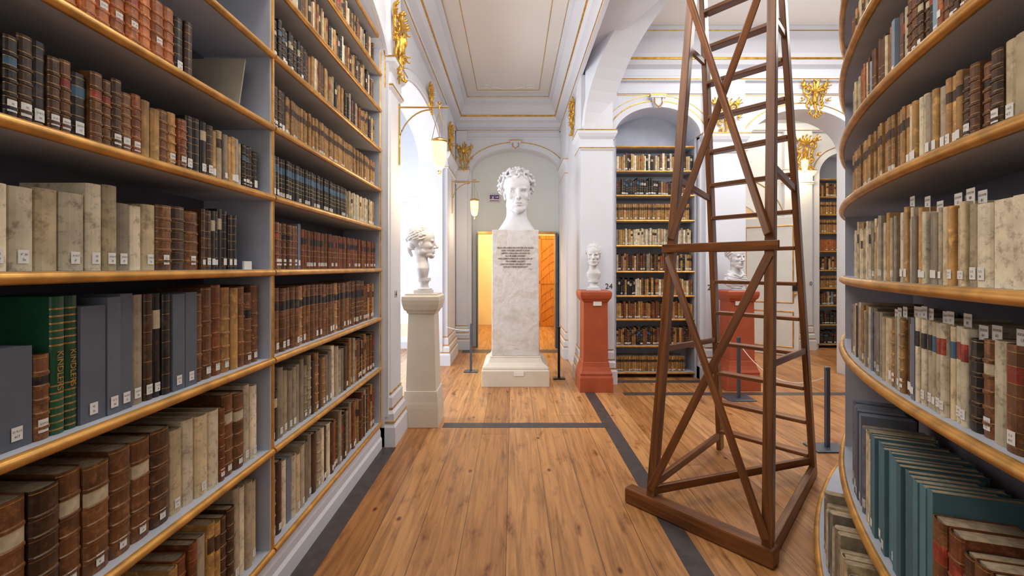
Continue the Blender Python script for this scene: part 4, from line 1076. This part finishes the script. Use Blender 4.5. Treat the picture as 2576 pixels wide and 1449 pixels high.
for b in vis[NI:]:
    st = b['st']; t, d, h = b['t'], b['d'], b['h']; col = BC[st['m']]; k = rl.uniform(.7, 1.2); col = tuple(min(1, c*k) for c in col)
    c, s = math.cos(b['rz']), math.sin(b['rz']); r = .2*t
    ol = [(-t/2, d), (-t/2, r), (-t*.3, r*.35), (0, 0), (t*.3, r*.35), (t/2, r), (t/2, d)]
    segs = [(0, col)]
    if rl.random() < .5: segs += [(.07, (.62, .59, .52)), (.17, col)]
    if st['sp'] == 'bands':
        for q in (.32, .47): segs += [(q, (.40, .26, .09)), (q+.015, col)]
    if st['sp'] == 'lines':
        for q in (.28, .4, .5, .9): segs += [(q, (.45, .30, .11)), (q+.012, col)]
    if st['t']: segs += [(.62, TC[st['t']]), (.78, col)]
    segs.sort(key=lambda q: q[0])
    n0 = len(V); m = len(ol); zs = [q[0]*h for q in segs]+[h]
    for z in zs:
        for x, y in ol: V.append((b['x']+x*c-y*s, b['y']+x*s+y*c, b['z']+z))
    for L_ in range(len(segs)):
        for i in range(m-1):
            F.append((n0+L_*m+i, n0+L_*m+i+1, n0+(L_+1)*m+i+1, n0+(L_+1)*m+i)); C.append(segs[L_][1] if 0 < i < m-2 else col)
    F.append(tuple(n0+len(segs)*m+i for i in range(m))); C.append((.36, .28, .18) if not st['box'] else col)
    F.append(tuple(reversed([n0+i for i in range(m)]))); C.append(col)
if F:
    me = mesh('books', V, F, M_attr); ca = me.color_attributes.new('Col', 'FLOAT_COLOR', 'CORNER')
    vals = []
    for p, c in zip(me.polygons, C): vals += [c[0], c[1], c[2], 1.0]*p.loop_total
    ca.data.foreach_set('color', vals)
    o = obj('books', me); tag(o, 'hundreds of old leather and vellum books in distant shelf rows', 'books', None, 'stuff')

# ------------------------------------------------------------------ lights
def area(name, loc, rot, sx, sy, e, col=(1, 1, 1)):
    l = bpy.data.lights.new(name, 'AREA'); l.shape = 'RECTANGLE'; l.size = sx; l.size_y = sy; l.energy = e; l.color = col
    o = bpy.data.objects.new(name, l); o.location = loc; o.rotation_euler = rot; COL.objects.link(o); return o
area('window_daylight', (-3.05, 5.8, 1.9), (0, -pi/2, 0), 2.6, 3.4, 110, (.95, .97, 1.0))
area('aisle_overhead_fill', (0.0, 2.6, 4.42), (0, 0, 0), 1.0, 2.4, 42, (1, .92, .82))  # added soft fill above the aisle, out of frame; no fixture there
area('aisle_upward_fill', (0.0, 2.1, 3.25), (math.radians(138), 0, 0), .9, .9, 30, (1, .96, .92))  # unseen fill aimed up and forward to brighten the far aisle ceiling
area('shelf_light', (-0.75, 1.3, 3.7), (0, math.radians(-42), 0), .5, 2.0, 20, (1, .92, .80))  # added fill, high on the left, brightens the curved bookcase
area('hall_overhead_fill', (3.4, 4.2, 4.45), (0, 0, 0), 2.6, 2.2, 125, (1, .96, .92))  # downward fill added over the hall; not a window
area('hall_upward_fill', (3.6, 3.4, 2.9), (math.radians(140), 0, 0), 1.0, 1.0, 28, (1, .97, .95))  # unseen upward fill added for the hall ceiling and arch
area('back_fill_daylight', (0.1, -1.4, 2.2), (math.radians(93), 0, 0), 1.6, 1.6, 14, (1, .92, .80))  # fill added behind the camera, in front of a closed wall
area('side_room_fill', (4.6, 7.4, 4.4), (0, 0, 0), 2.0, 1.0, 48, (1, .86, .66))  # warm overhead fill added to light the side room
def pt(name, loc, e, col, r=.12):
    l = bpy.data.lights.new(name, 'POINT'); l.energy = e; l.color = col; l.shadow_soft_size = r
    o = bpy.data.objects.new(name, l); o.location = loc; COL.objects.link(o)
pt('anteroom_lamp', (-.2, 10.3, 2.9), 115, (1, .82, .52)); pt('cabinet_lamp', (4.3, 9.5, 2.7), 95, (1, .75, .4))
w = bpy.data.worlds.new('sky'); scene.world = w; w.use_nodes = True
bg = w.node_tree.nodes['Background']; bg.inputs['Color'].default_value = (.92, .96, 1.0, 1); bg.inputs['Strength'].default_value = 3.0
try:
    scene.view_settings.view_transform = 'Standard'
except Exception: pass
